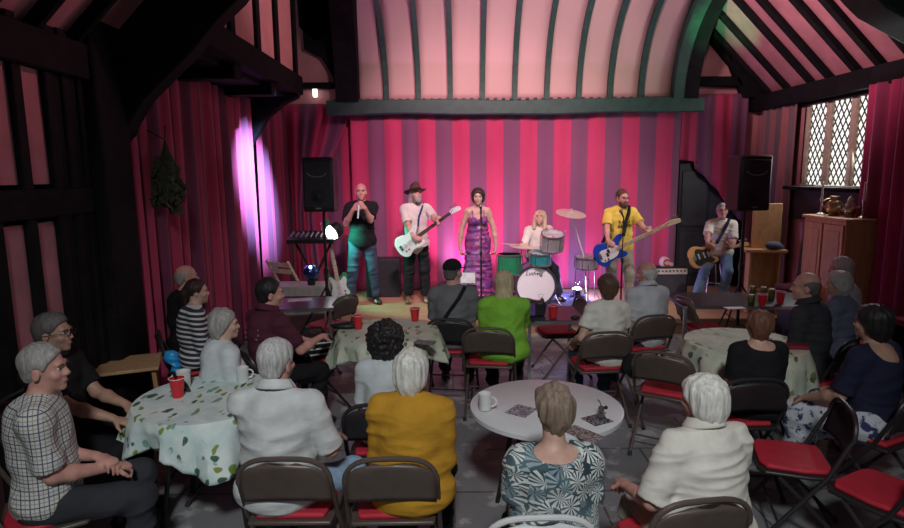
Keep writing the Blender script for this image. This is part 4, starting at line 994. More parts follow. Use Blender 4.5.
def hand(S, w, d, n, side, curl=.5, sc=1.0):
    """w wrist, d direction of the fingers, n palm normal; five separate fingers"""
    d = Vector(d).normalized(); n = Vector(n); n = (n-d*n.dot(d)).normalized(); lat = d.cross(n)*side
    S.cone(w, w+d*.082*sc, .030*sc, .040*sc, .012, .5, n)
    for i, (ln, o) in enumerate(((.070, -.031), (.080, -.0105), (.075, .0105), (.058, .030))):
        b = w+d*(.088-.006*abs(i-1))*sc+lat*o*sc
        d1 = (d*math.cos(curl)+n*math.sin(curl)).normalized(); m = b+d1*ln*.52*sc
        d2 = (d*math.cos(curl*2.3)+n*math.sin(curl*2.3)).normalized(); e = m+d2*ln*.5*sc
        S.cone(b-d*.02*sc, m, .0098*sc, .0088*sc, .004); S.cone(m, e, .0088*sc, .0074*sc, .004)
    tb = w+d*.022*sc-lat*.028*sc; td = (d*.62-lat*.62+n*.45*(1 if curl > .3 else .4)).normalized(); tm = tb+td*.045*sc
    S.cone(tb, tm, .014*sc, .0115*sc, .010); S.cone(tm, tm+(td*.8+d*.5+n*.2).normalized()*.032*sc, .0115*sc, .009*sc, .006)

def person(label, px, py, z=None, d=None, face=90, base=0.0, stand=False, h=1.0, g=1.0, fem=False, lean=4, twist=0, hy=0, hp=0, seat=.46,
           sk='pink', hair=('short', 'grey'), top=None, bottom=None, shoe='black', hands=None, hcurl=.6, pole=None, feet=None, res=.009, glasses=False, beard=None, name='person', knees=None, fpose=None, ch=None, nk=0):
    s = h if stand else h*.95
    if not stand and seat == .46: seat = .45
    if ch:      # chair back top seen at this pixel: sit on that chair, head on its own pixel
        p = atz(ch[0], ch[1], .80); ca = math.radians(ch[2]); d = p.y+.235*math.sin(ca)+.05*math.sin(math.radians(face))
        s = min(1.04, max(.84, (atd(px, py, d).z-.45-nk)/.745))
        chair((p.x+.225*math.cos(ca), p.y+.225*math.sin(ca)), ch[2], ch[3], ch[4] if len(ch) > 4 else 'brown')
    # ---- skeleton in the person's own frame: +Y faces forward, origin on the ground below the hips
    lr = math.radians(lean); u = Vector((0, math.sin(lr), math.cos(lr))); f = Vector((0, math.cos(lr), -math.sin(lr)))
    hipz = (.95*s if stand else seat+.095*s)
    P0 = Vector((0, 0, hipz)); spine = lambda a, b=0: P0+u*a*s+f*b*s
    sw = (.150 if fem else .166)*s*g**.45
    tw = Matrix.Rotation(math.radians(twist), 3, u); rx = tw @ Vector((1, 0, 0)); fx = tw @ f
    SH = {sd: spine(.452)+rx*sd*sw for sd in (1, -1)}
    NB = spine(.53)+fx*.0
    hr = Matrix.Rotation(math.radians(twist+hy), 3, 'Z') @ Matrix.Rotation(math.radians(-hp), 3, 'X')
    HC = NB+Vector((0, .035*s, .130*s+nk)) + (fx*.0)
    hs = s*(.96 if fem else 1)
    HL = lambda x, y, zz: HC+hr@(Vector((x, y, zz))*hs)
    # ---- place it: the head centre goes under its pixel
    Wd = atd(px, py, d) if d is not None else atz(px, py, base+HC.z if z is None else z)
    rz = math.radians(face-90); R = Matrix.Rotation(rz, 3, 'Z'); loc = Vector((Wd.x, Wd.y, 0))-R@Vector((HC.x, HC.y, 0)); loc.z = base
    toL = lambda w: R.transposed()@(Vector(w)-loc)
    if d is not None: dz = Wd.z-(base+HC.z)
    else: dz = 0
    # ---- limbs
    L1a, L2a, L1l, L2l = .285*s, .25*s, .43*s, .425*s
    hands = hands or {}; pole = pole or {}; feet = feet or {}; knees = knees or {}; fpose = fpose or {}
    EL, WR, HD = {}, {}, {}
    for sd in (1, -1):
        t = hands.get(sd, 'lap')
        if t == 'lap': t = Vector((sd*.085*s, .29*s, hipz+.12*s))
        elif t == 'side': t = Vector((sd*.27*s, .03*s, hipz-.08*s))
        elif t == 'fold': t = Vector((-sd*.04*s, .24*s, hipz+.17*s))
        elif t == 'table': t = Vector((sd*.12*s, .46*s, max(.79, hipz+.2*s)))
        elif isinstance(t, tuple) and t[0] == 'w': t = toL(t[1])
        else: t = Vector(t)
        pl_ = Vector(pole.get(sd, (sd*.34, -.7, -.6))); EL[sd], WR[sd] = ik(SH[sd], t, L1a, L2a, pl_)
    HP = {sd: P0+Vector((sd*.088*s, .0, -.02*s)) for sd in (1, -1)}; KN, AN = {}, {}
    for sd in (1, -1):
        t = Vector(feet.get(sd, (sd*.11*s, .01, .085*s) if stand else (sd*.12*s, .40*s, .085*s)))
        KN[sd], AN[sd] = ik(HP[sd], t, L1l, L2l, Vector(knees.get(sd, (sd*.12, 1, .35 if not stand else .0))))
    # ---- torso shape, shared by body and clothes
    def torso(S, t=0, low=True):
        k = .07*s
        S.ell(P0+u*.0, ((.150 if not fem else .162)*s*g**.6+t, .105*s*g**.8+t, .115*s+t), k=k)
        S.ell(spine(.16, .01+.03*(g-1)), (.142*s*g+t, .105*s*g**1.2+t, .15*s+t), k=k)
        S.ell(spine(.35), (.158*s*(.93 if fem else 1)*g**.6+t, .108*s*g**.6+t, .17*s+t), k=k)
        S.cone(SH[1]-rx*.03*s, SH[-1]+rx*.03*s, .052*s+t, None, .05*s)
        S.cone(spine(.42, -.045), spine(.25, -.04), .085*s+t, .09*s+t, k)
        if fem:
            for sd in (1, -1): S.ell(spine(.33, .085)+rx*sd*.07*s, .062*s+t, k=.04)
        for sd in (1, -1): S.cone(NB-u*.012*s, SH[sd]-rx*sd*.03*s+u*.0*s, .036*s+t*.6, .048*s+t, .04*s)
    B = SDF(.03*s); torso(B)
    B.cone(NB-u*.04*s, HL(0, -.018, -.06), .058*s, .053*s, .03*s)
    for sd in (1, -1):
        B.cone(SH[sd], EL[sd], .049*s*g**.5, .038*s, .03*s); B.cone(EL[sd], EL[sd].lerp(WR[sd], .35), .038*s, .040*s, .02*s); B.cone(EL[sd].lerp(WR[sd], .35), WR[sd], .040*s, .026*s, .02*s)
        fp = fpose.get(sd); fd = (WR[sd]-EL[sd]).normalized()
        if fp: dd, nn, cu = Vector(fp[0]), Vector(fp[1]), fp[2]; 
        else: dd, nn, cu = (fd+Vector((-sd*.35, .2, -.25))).normalized(), Vector((0, -.15, -1)) if abs(fd.z) < .8 else Vector((-sd, 0, 0)), hcurl
        hand(B, WR[sd]+fd*.005, dd, nn, 1 if sd > 0 else -1, cu, s)
        B.cone(HP[sd], KN[sd], .083*s*g**.6, .056*s, .05*s); B.cone(KN[sd], KN[sd].lerp(AN[sd], .35), .054*s, .055*s, .03*s); B.cone(KN[sd].lerp(AN[sd], .35), AN[sd], .055*s, .036*s, .03*s)
        B.ell(AN[sd]+Vector((0, .05, -.045))*s, (.036*s, .10*s, .032*s), k=.03)
    # head
    e = lambda c, r, k=.02, sub=False: B.ell(HL(*c), tuple(q*hs for q in r), hr, k, sub)
    e((0, -.014, .034), (.074, .094, .086), .02); e((0, .024, -.042), (.057, .066, .074), .03); e((0, .070, -.098), (.023, .020, .018), .02)
    B.cone(HL(0, .086, .008), HL(0, .103, -.028), .009*hs, .0125*hs, .014); e((.011, .092, -.033), (.008, .009, .007), .008); e((-.011, .092, -.033), (.008, .009, .007), .008)
    B.cone(HL(-.036, .078, .024), HL(.036, .078, .024), .013*hs, None, .015)
    for sd in (1, -1):
        e((sd*.043, .060, -.028), (.021, .022, .02), .02); e((sd*.031, .099, .003), (.016, .018, .010), .012, True)
        e((sd*.076, -.012, -.012), (.009, .021, .033), .008); e((sd*.086, -.008, -.010), (.006, .011, .018), .006, True)
    e((0, .086, -.060), (.024, .010, .006), .008); e((0, .084, -.070), (.020, .010, .006), .008)
    ob = B.mesh(name, res, skin(sk)); ob.location = loc; ob.location.z += 0; ob.rotation_euler = (0, 0, rz); tag(ob, label, 'person')
    # eyes
    if abs(((face+hy+90) % 360+360) % 360-0) < 400 and (math.cos(math.radians(face+hy-90)) < .55):
        for sd in (1, -1):
            ev = MB(); ev.ball(HL(sd*.031, .0712, .002), .0118*hs, 10); ev.cur = 1; ev.ball(HL(sd*.031, .0775, .002), .0072*hs, 8); ev.build('eye', [M_EYE, M_IRIS], ob)
        for sd in (1, -1): MB().tube([HL(sd*.016, .094, .020), HL(sd*.032, .094, .026), HL(sd*.048, .080, .020)], .0042*hs, 6).build('eyebrow', hairmat('brow hair', (.10, .07, .05)), ob)
        MB().tube([HL(-.021, .089, -.0655), HL(0, .096, -.064), HL(.021, .089, -.0655)], [.002, .0042, .002], 6).build('lips', mat('lip skin', (.42, .16, .14), .5), ob)
    # ---- hair
    style, hm = hair
    HM = {'white': (.66, .64, .58), 'grey': (.33, .31, .29), 'silver': (.48, .47, .45), 'darkgrey': (.12, .11, .10), 'black': (.016, .014, .014), 'brown': (.085, .048, .030), 'ashbrown': (.23, .165, .12), 'auburn': (.15, .065, .04), 'blonde': (.50, .40, .24), 'darkbrown': (.035, .02, .015)}[hm]
    hmat = hairmat('hair '+hm, HM)
    hh = SDF(.025); he = lambda c, r, k=.025, sub=False: hh.ell(HL(*c), tuple(q*hs for q in r), hr, k, sub)
    n1 = hr@Vector((0, .80, -.60)); amp = .0035; dsp = strands(hash(label) % 999 if False else len(label), .0035)
    cutp = HL(0, .060, .052); cutF = True; hres = res*.8 if res < .009 else res
    if style in ('short', 'crop'):
        t = .012 if style == 'short' else .007
        he((0, -.016, .036), (.074+t, .094+t, .088+t)); he((0, -.062, -.030), (.058, .044, .052)); cutp = HL(0, .052, .050); hh.cut(HL(0, 0, -.085), hr@Vector((0, -.3, -1)))
        for sd in (1, -1): he((sd*.084, -.004, -.022), (.022, .026, .045), .01, True)
    elif style == 'fringe':     # bald crown, hair round the back and sides
        he((0, -.020, .018), (.080, .098, .070)); he((0, -.062, -.030), (.056, .042, .050)); hh.cut(HL(0, -.02, .052), hr@Vector((0, .35, 1))); cutp = HL(0, .015, .05); n1 = hr@Vector((0, 1, 0))
        for sd in (1, -1): he((sd*.084, -.004, -.022), (.022, .026, .045), .01, True)
    elif style == 'bald': he((0, -.03, .0), (.0765, .085, .06)); hh.cut(HL(0, -.02, .02), hr@Vector((0, .5, 1))); cutp = HL(0, -.01, .05); n1 = hr@Vector((0, 1, 0)); dsp = None
    elif style == 'bob':
        he((0, -.022, .038), (.105, .116, .102)); he((0, -.045, -.030), (.098, .090, .082)); he((0, -.065, -.085), (.060, .050, .055)); cutp = HL(0, .062, .040); dsp = strands(len(label), .006)
    elif style == 'pixie':
        he((0, -.024, .038), (.100, .112, .100)); he((0, -.060, -.02), (.084, .068, .066)); he((0, -.064, -.080), (.048, .036, .045)); cutp = HL(0, .058, .048); dsp = strands(len(label), .008)
        for sd in (1, -1): he((sd*.088, .004, -.026), (.018, .026, .036), .012, True)
    elif style == 'long':
        he((0, -.018, .040), (.092, .108, .096)); hh.cone(HL(0, -.05, .0), HL(0, -.08, -.20), .088*hs, .085*hs, .03, .6, hr@Vector((0, 1, 0))); cutp = HL(0, .058, .045); dsp = strands(len(label), .006)
    elif style == 'longfront':
        he((0, -.016, .040), (.090, .106, .094)); cutp = HL(0, .055, .05)
        for sd in (1, -1): hh.cone(HL(sd*.078, .0, .02), HL(sd*.092, .015, -.17), .030*hs, .034*hs, .02)
        hh.cone(HL(0, -.05, .0), HL(0, -.07, -.15), .085*hs, .08*hs, .03, .6, hr@Vector((0, 1, 0))); dsp = strands(len(label), .007); n1 = hr@Vector((0, 1, .1)); cutp = HL(0, .062, .0)
    elif style == 'curly':
        he((0, -.03, .035), (.138, .138, .126)); he((0, -.055, -.045), (.128, .100, .09)); dsp = curls(len(label), .007); cutp = HL(0, .065, .0); n1 = hr@Vector((0, 1, -.25))
    elif style == 'updo':
        he((0, -.018, .040), (.086, .104, .094)); he((0, -.115, .0), (.050, .045, .05)); hh.cone(HL(0, -.12, -.01), HL(0, -.115, -.13), .032*hs, .016*hs, .02); cutp = HL(0, .055, .05); dsp = strands(len(label), .004)
    hh.cut(cutp, n1)
    hh.mesh('hair', hres, hmat, ob, dsp)
    if beard:
        bb = SDF(.02); be = lambda c, r, sub=False: bb.ell(HL(*c), tuple(q*hs for q in r), hr, .02, sub)
        be((0, .060, -.092), (.050, .046, .050)); be((.045, .03, -.07), (.022, .04, .04)); be((-.045, .03, -.07), (.022, .04, .04)); be((0, .088, -.050), (.030, .016, .010))
        bb.ell(HL(0, .112, -.064), tuple(q*hs for q in (.020, .018, .008)), hr, .006, True)
        bb.mesh('beard', res, hairmat('hair '+beard, {'brown': (.14, .075, .05), 'grey': (.33, .31, .29)}.get(beard, (.2, .15, .12))), ob, strands(4, .003))
    if glasses:
        gl = MB()
        for sd in (1, -1):
            gl.tube([HL(sd*.032+.022*math.cos(a), .104, .002+.016*math.sin(a)) for a in [2*PI*i/16 for i in range(16)]], .0022, 6, closed=True); gl.tube([HL(sd*.054, .102, .006), HL(sd*.082, .04, .006), HL(sd*.086, -.03, -.002)], .002, 6)
        gl.tube([HL(-.010, .106, .004), HL(.010, .106, .004)], .002, 6); gl.build('glasses', M_BLKS, ob)
    # ---- clothes
    def trousers(m, t=.014, ankle=.93):
        S = SDF(.03); S.ell(P0, ((.150 if not fem else .162)*s*g**.6+t*.6, .105*s*g**.8+t*.6, .115*s+t*.5), k=.05)
        for sd in (1, -1):
            S.cone(HP[sd], KN[sd], .083*s*g**.6+t*.8, .058*s+t, .05*s); S.cone(KN[sd], KN[sd].lerp(AN[sd], ankle), .058*s+t, .050*s+t, .03, end=True)
        S.mesh('trousers', res, m, ob, folds(len(label)+3, .008))
    def skirt(m, t=.02, ln=1.0):
        S = SDF(.05); S.ell(P0, (.17*s*g+t, .115*s*g+t, .12*s+t), k=.05)
        for sd in (1, -1):
            S.cone(HP[sd], KN[sd], .09*s+t, .075*s+t, .09); S.cone(KN[sd], KN[sd].lerp(AN[sd], .55*ln), .075*s+t, .085*s+t, .09, end=True)
        S.mesh('skirt', res, m, ob, folds(len(label)+3, .008))
    def shirt(m, sleeve=.62, t=.015, hem=-.10, neck=None, wr=.005, k=.05, collar=None, cuff=.004, nm='shirt', loose=0):
        S = SDF(.03); torso(S, t)
        if stand or hem < -.10: S.ell(P0+u*(hem*.35)*s, (.155*s*g**.6+t+.006+loose, .106*s*g**.8+t+.006+loose*.6, .16*s), k=.06)
        else: S.ell(P0+u*.02*s, (.155*s*g**.6+t+.012+loose, .106*s*g**.8+t+.008+loose*.5, .12*s), k=.06)
        for sd in (1, -1):
            if sleeve <= 0: S.cone(SH[sd]-rx*sd*.02*s, SH[sd]+rx*sd*.0, .05*s+t, .05*s+t, .02); continue
            e1 = min(sleeve, 1)
            S.cone(SH[sd], SH[sd].lerp(EL[sd], e1), .047*s*g**.5+t, (.052-.010*e1)*s*g**.4+t+(.006 if sleeve < 1 else 0), .03, end=sleeve < 1)
            if sleeve > 1: S.cone(EL[sd], EL[sd].lerp(WR[sd], sleeve-1), .042*s+t, .034*s+t*.8, .02, end=True)
        hc = P0+u*hem*s
        S.cut(hc, -u if stand else Vector((0, 0, -1)))
        if neck == 'scoop': S.ell(NB-f*.05*s-u*.005*s, (.115*s, .10*s, .075*s), k=.006, sub=True); S.ell(NB+f*.05*s, (.09*s, .08*s, .075*s), k=.006, sub=True)
        elif neck == 'deep': S.ell(NB-f*.085*s-u*.015*s, (.12*s, .10*s, .12*s), k=.006, sub=True); S.ell(NB+f*.05*s, (.10*s, .09*s, .09*s), k=.006, sub=True)
        elif neck == 'vee': S.ell(NB+f*.08*s, (.05*s, .06*s, .12*s), k=.006, sub=True)
        else: S.ell(NB+u*.045*s, (.066*s, .068*s, .055*s), k=.006, sub=True)
        o = S.mesh(nm, res, m, ob, folds(len(label), wr))
        if collar:
            c = MB()
            def cf(a, v):
                ang = a*2*PI; r0 = (.082-.012*v)*s; p = NB+u*(.010+.040*v-.018*math.sin(ang)*1.0)*s
                return p+rx*math.cos(ang)*r0+fx*(math.sin(ang)*r0*1.0+.004*s)
            c.grid(cf, 28, 4)
            # the fold turned down over it
            def cg(a, v):
                ang = a*2*PI; r0 = (.072+.030*v)*s; p = NB+u*(.052-.045*v-.018*math.sin(ang))*s
                return p+rx*math.cos(ang)*r0+fx*(math.sin(ang)*r0+.004*s)
            c.grid(cg, 28, 4); c.build('collar', collar, o, solid=.004)
        return o
    ctx = dict(ob=ob, P0=P0, NB=NB, SH=SH, EL=EL, WR=WR, HL=HL, HC=HC, u=u, f=f, fx=fx, rx=rx, hr=hr, s=s, hs=hs, loc=loc, R=R, KN=KN, AN=AN, HP=HP, spine=spine, res=res, g=g, dz=dz)
    if bottom: (skirt if bottom[0] == 'skirt' else trousers)(bottom[1])
    if top: ctx['shirt'] = shirt(**top)
    sm = {'black': M_SHOE, 'brown': M_SHOEB, 'pale': M_SHOEW}[shoe]
    for sd in (1, -1):
        S = SDF(.02); an = AN[sd]; fd = (Vector((KN[sd].x-HP[sd].x, KN[sd].y-HP[sd].y, 0)) if not stand else Vector((sd*.25, 1, 0))).normalized(); Rr = Matrix((Vector((fd.y, -fd.x, 0)), fd, Vector((0, 0, 1)))).transposed()
        gz = an.z-.085*s
        S.ell(an+fd*.055*s+Vector((0, 0, -.045*s)), (.045*s, .125*s, .040*s), Rr); S.ell(an+fd*.11*s+Vector((0, 0, -.052*s)), (.046*s, .065*s, .032*s), Rr); S.cone(an+Vector((0, 0, .01)), an+Vector((0, 0, -.05*s)), .043*s, .042*s)
        S.cut(an+Vector((0, 0, -.084*s)), Vector((0, 0, -1))); S.mesh('shoe', max(res, .009), sm, ob)
    return ctx
def seat_chair(c, face, label, kind='brown', back=.015, **k):
    o = c['loc']+c['R']@Vector((0, -.015-back, 0)); return chair((o.x, o.y), face, label, kind, **k)
# ---- cloth materials
def m_check():
    t = NT('checked shirt cotton'); v = t.coord('Object'); x = t.sep(v)
    def ln(sock, p, w, off=0): return t.math('LESS_THAN', t.math('FRACT', t.math('ADD', t.math('DIVIDE', sock, p), off)), w)
    tc = t.n('TexCoord'); nn = t.sep(tc.outputs['Normal']); ab = [t.math('ABSOLUTE', q) for q in nn]
    side = t.math('GREATER_THAN', ab[0], ab[1]); up = t.math('GREATER_THAN', ab[2], .78)
    def sel(f, p, q): return t.math('ADD', t.math('MULTIPLY', f, q), t.math('MULTIPLY', t.math('SUBTRACT', 1, f), p))
    a = sel(side, x[0], x[1]); b = sel(up, x[2], sel(side, x[1], x[0]))
    l1 = t.math('MAXIMUM', ln(a, .038, .14), ln(b, .038, .14)); l2 = t.math('MAXIMUM', ln(a, .038, .11, .5), ln(b, .038, .11, .5))
    c = t.mix(l2, (.60, .60, .56), (.36, .30, .25)); c = t.mix(l1, c, (.10, .11, .15)); t.base(c); t.rough(.85, 0, .2); t.bump(t.noise(v, 9), .4, .03); return t.m
def m_stripes():
    t = NT('breton stripe jersey'); v = t.coord('Object'); z = t.sep(v)[2]
    f = t.math('LESS_THAN', t.math('FRACT', t.math('DIVIDE', t.math('ADD', z, t.math('MULTIPLY', t.sep(v)[1], .12)), .042)), .42); t.base(t.mix(f, (.030, .032, .045), (.62, .60, .60))); t.rough(.9); return t.m
def m_palm():
    t = NT('palm leaf print blouse'); v = t.coord('Object')
    vo = t.n('TexVoronoi'); vo.inputs['Scale'].default_value = 16; t.l(v, vo.inputs['Vector'])
    # fronds radiate from each cell centre
    sub = t.n('VectorMath', operation='SUBTRACT'); t.l(v, sub.inputs[0]); t.l(vo.outputs['Position'], sub.inputs[1])
    q = t.sep(sub.outputs[0]); ang = t.math('ARCTAN2', q[2], t.math('ADD', q[0], t.math('MULTIPLY', q[1], .7)))
    w = t.math('SINE', t.math('MULTIPLY', ang, 11)); rad = vo.outputs['Distance']
    m = t.math('MULTIPLY', t.math('GREATER_THAN', w, -.15), t.math('MULTIPLY', t.math('GREATER_THAN', rad, .06), t.math('LESS_THAN', rad, .72)))
    pick = t.sep(vo.outputs['Color'])[0]; leafc = t.ramp(pick, [(0, (.62, .64, .60)), (.35, (.30, .38, .40)), (.6, (.56, .58, .55)), (.85, (.20, .27, .30))], 'CONSTANT')
    bgc = t.ramp(t.noise(v, 8, 3), [(.4, (.03, .05, .065)), (.62, (.10, .15, .17))]); t.base(t.mix(m, bgc, leafc)); t.rough(.8, 0, .25); t.bump(t.noise(v, 9), .4, .03); return t.m
def m_floralskirt():
    t = NT('blue white print cotton'); v = t.coord('Object'); n = t.noise(v, 13, 4, .6); t.base(t.ramp(n, [(.42, (.03, .035, .12)), (.48, (.55, .57, .62)), (.6, (.60, .60, .62)), (.64, (.06, .07, .2))])); t.rough(.85); return t.m
def m_dress():
    t = NT('shimmering purple dress'); v = t.coord('Object'); n = t.noise(v, 15, 4, .6); t.base(t.ramp(n, [(.38, (.08, .02, .10)), (.48, (.18, .05, .30)), (.56, (.36, .05, .09)), (.68, (.10, .10, .40))])); t.rough(.35, 0, .6); t.bump(t.noise(t.coord('Object', (1, 1, 3)), 20), .6, .02); return t.m
def denim(n, c): 
    t = NT(n); v = t.coord('Object'); t.base(t.ramp(t.noise(v, 10, 5), [(.3, tuple(q*.75 for q in c)), (.7, tuple(min(1, q*1.3) for q in c))])); t.rough(.9); t.bump(t.noise(v, 220, 2), .25, .004); return t.m
D_BLUE = denim('mid blue denim', (.17, .27, .42)); D_PALE = denim('pale blue denim', (.28, .40, .55)); D_DARK = denim('dark denim', (.035, .05, .09))
K_BLACK = fabric('black cotton', (.013, .013, .015)); K_CHAR = fabric('charcoal twill', (.035, .036, .042)); K_NAVY = fabric('navy jersey', (.018, .020, .045))
K_WHITE = fabric('white cotton', (.60, .61, .60), wr=.35); K_CREAM = fabric('cream cotton', (.68, .65, .57), wr=.35); K_MUST = fabric('mustard jersey', (.50, .255, .025), wr=.35); K_LIME = fabric('lime green cotton', (.22, .50, .05), wr=.35)
K_MAROON = fabric('maroon cotton', (.085, .020, .035)); K_GREY = fabric('grey cotton', (.16, .16, .165)); K_PALEB = fabric('pale grey blue cotton', (.56, .60, .60)); K_LGREY = fabric('pale grey shirt cotton', (.50, .52, .53), wr=.35)
K_YEL = fabric('yellow cotton', (.72, .56, .10)); K_OFFW = fabric('off white tee', (.70, .64, .56)); K_BLUEG = fabric('dusty blue knit', (.13, .15, .22)); K_STONE = fabric('stone chino', (.35, .31, .25))

# ================================================================== THE AUDIENCE
FG = .0075
c = person('grey haired man in a checked shirt seated at the near left', 45, 371, z=1.17, face=26, h=1.02, g=1.18, lean=2, hy=-14, res=FG, hair=('short', 'grey'), sk='pink',
           top=dict(m=m_check(), sleeve=.86, hem=-.06, collar=None), bottom=('t', K_CHAR), hands={1: 'lap', -1: 'fold'})
seat_chair(c, 30, 'brown folding chair under the man in the checked shirt')
c = person('man in dark polo and glasses sitting against the left timber wall', 52, 320, z=1.26, face=-2, h=1.02, g=1.1, lean=-2, hy=8, hair=('short', 'darkgrey'), glasses=True, sk='tan',
           top=dict(m=K_BLACK, sleeve=.8, hem=-.06, collar=K_BLACK), bottom=('t', K_BLACK), hands={1: (.16, .42, .72), -1: (-.05, .38, .72)})
seat_chair(c, -2, 'dark folding chair under the man with glasses', 'dark')
c = person('balding man in black sitting behind the striped top woman', 186, 264, z=1.29, face=32, g=1.0, hair=('fringe', 'grey'), sk='pink', top=dict(m=K_BLACK, sleeve=1.9, hem=-.06), bottom=('t', K_BLACK), h=1.0)
seat_chair(c, 32, 'dark folding chair under the balding man in black', 'dark')
c = person('dark haired woman in a navy and white striped top', 197, 284, z=1.19, face=28, h=.94, fem=True, hy=-8, hair=('updo', 'darkbrown'), sk='fair', top=dict(m=m_stripes(), sleeve=1.4, hem=-.06), bottom=('t', K_BLACK), hands={1: 'lap', -1: 'fold'})
seat_chair(c, 28, 'dark folding chair under the woman in stripes', 'dark')
c = person('grey haired woman in a pale blouse on the far side of the leaf print table', 226, 329, z=1.06, face=42, h=.90, g=1.1, fem=True, hy=-26, res=FG, hair=('bob', 'grey'), sk='fair', lean=7, top=dict(m=K_PALEB, sleeve=.95, hem=-.06), bottom=('t', K_CHAR))
seat_chair(c, 42, 'dark folding chair under the grey haired woman in the pale blouse', 'dark')
c = person('dark haired man in a maroon polo with faded lettering on the back', 270, 289, z=1.22, face=52, h=1.02, g=1.12, hy=-26, hair=('short', 'black'), sk='pink', top=dict(m=K_MAROON, sleeve=.75, hem=-.06, collar=K_MAROON), bottom=('t', K_BLACK), hands={-1: (-.12, .44, .72), 1: (.16, .40, .78)})
bs = c['spine']
for q, (wd_, zz) in enumerate(((.13, .40), (.16, .36), (.12, .325))):
    pr = MB(); n_ = 5
    for i in range(n_): pr.box(bs(zz, -.137-.004*q)+c['rx']*(-.5+i/(n_-1))*wd_, (.022, .006, .013))
    pr.build('faded_print', mat('faded lilac print', (.26, .19, .24), .8), c['shirt'])
seat_chair(c, 52, 'dark folding chair under the man in maroon', 'dark')
c = person('white haired man in a white shirt seated with his back to us', 277, 364, ch=(282, 460, 90, 'brown red seated folding chair under the man in white at the leaf print table'), face=86, h=1.04, g=1.25, hy=-14, res=FG, hair=('short', 'silver'), sk='pink', lean=5, top=dict(m=K_WHITE, sleeve=.95, hem=-.085, collar=K_WHITE, wr=.007, loose=.015), bottom=('t', D_PALE), feet={-1: (-.13, .44, .085), 1: (.40, .46, .085)}, knees={1: (.55, 1, .1), -1: (-.1, 1, 0)}, hands={1: (.22, .32, .68), -1: (-.10, .44, .80)})
pass
c = person('white haired woman in a mustard yellow top seated with her back to us', 411, 372, ch=(390, 460, 91, 'brown folding chair under the woman in mustard yellow'), face=84, h=.99, g=1.4, fem=True, res=FG, hair=('bob', 'white'), sk='fair', lean=6, top=dict(m=K_MUST, sleeve=1.6, hem=-.095, wr=.007, loose=.02), bottom=('t', K_BLACK))
pass
c = person('woman with black curly hair and a pale grey blue top', 386, 336, z=1.12, face=88, h=.90, g=1.05, fem=True, res=FG, hair=('curly', 'black'), sk='tan', top=dict(m=K_PALEB, sleeve=.9, hem=-.06), bottom=('t', K_CHAR))
seat_chair(c, 88, 'dark folding chair under the woman with black curls', 'dark')
c = person('man in a black cap and grey shirt with a black strap over his back', 453, 272, face=84, h=1.02, g=1.2, hy=-28, hair=('crop', 'darkgrey'), sk='pink', top=dict(m=K_GREY, sleeve=.9, hem=-.06, loose=.01), bottom=('t', K_BLACK))
def cap(c, m, brim=True):
    S = SDF(.02); hr, HL, hs = c['hr'], c['HL'], c['hs']; S.ell(HL(0, -.012, .045), tuple(q*hs for q in (.090, .108, .090)), hr); S.cut(HL(0, -.01, .038), hr@Vector((0, .12, -1)))
    o = S.mesh('cap', c['res'], m, c['ob'])
    if brim: MB().prism(arc(0, 0, .075, 0, 180, 12), .008, Matrix.Translation(HL(0, .082, .040))@hr.to_4x4()@Matrix.Rotation(-.25, 4, 'X')@Matrix.Diagonal((1, 1.05, 1, 1))).build('brim', m, o)
cap(c, K_BLACK)
S = SDF(.01); bs = c['spine']
S_ = MB(); S_.tube([bs(.53, -.07)+c['rx']*.12, bs(.43, -.152)+c['rx']*.07, bs(.30, -.168)-c['rx']*.02, bs(.14, -.158)-c['rx']*.12, bs(.02, -.12)-c['rx']*.19], .017, 8).build('bag_strap', K_BLACK, c['shirt'])
seat_chair(c, 84, 'brown folding chair under the man in the black cap', 'dark')
c = person('blonde woman in a lime green top seated with her back to us', 504, 284, ch=(488, 329, 82, 'brown folding chair under the woman in lime green'), face=84, h=.96, g=1.45, fem=True, hair=('long', 'blonde'), sk='fair', top=dict(m=K_LIME, sleeve=1.3, hem=-.075, wr=.007, loose=.02), bottom=('t', K_BLACK), hands={1: 'table', -1: 'lap'}, res=.008)
pass
c = person('brown haired woman in a white tee seated with her back to us', 607, 288, ch=(608, 333, 96, 'brown folding chair under the brown haired woman in the white tee'), face=96, h=.97, g=1.1, fem=True, hair=('pixie', 'brown'), sk='fair', res=.008, top=dict(m=K_CREAM, sleeve=.62, hem=-.07), bottom=('t', D_DARK), hands={-1: (-.24, .20, .62), 1: 'lap'}, feet={-1: (-.18, .30, .085)})
pass
hg = c['loc']+c['R']@Vector((.09, -.23, 0)); tag(MB().prism(smooth_poly([(-.06, 0), (.06, 0), (.075, .09), (.03, .17), (-.03, .17), (-.075, .09)]), .07, Matrix(((1,0,0,0),(0,0,1,0),(0,1,0,.47),(0,0,0,1)))).build('pouch', K_BLACK, bevel=.015, loc=(hg.x, hg.y-.06, 0)), 'small black pouch hanging at the back of the white tee womans chair', 'pouch')
c = person('grey haired man in a pale collared shirt looking left', 646, 274, ch=(656, 316, 104, 'brown folding chair under the grey haired man in the pale collared shirt'), face=106, h=1.0, g=1.08, hy=22, hair=('fringe', 'silver'), sk='pink', top=dict(m=K_LGREY, sleeve=.9, hem=-.07, collar=K_LGREY), bottom=('t', K_CHAR), res=.008)
pass
c = person('brown haired woman in a palm leaf print blouse at the white table', 553, 415, ch=(541, 519, 92, 'white folding chair under the woman in the palm print blouse', 'white'), face=92, nk=.04, h=.98, g=1.45, fem=True, res=.0065, hair=('pixie', 'ashbrown'), sk='fair', lean=5, hp=-4, top=dict(m=m_palm(), sleeve=.7, hem=-.08, neck='scoop', wr=.006), bottom=('t', K_CHAR), hands={1: 'lap', -1: 'lap'})
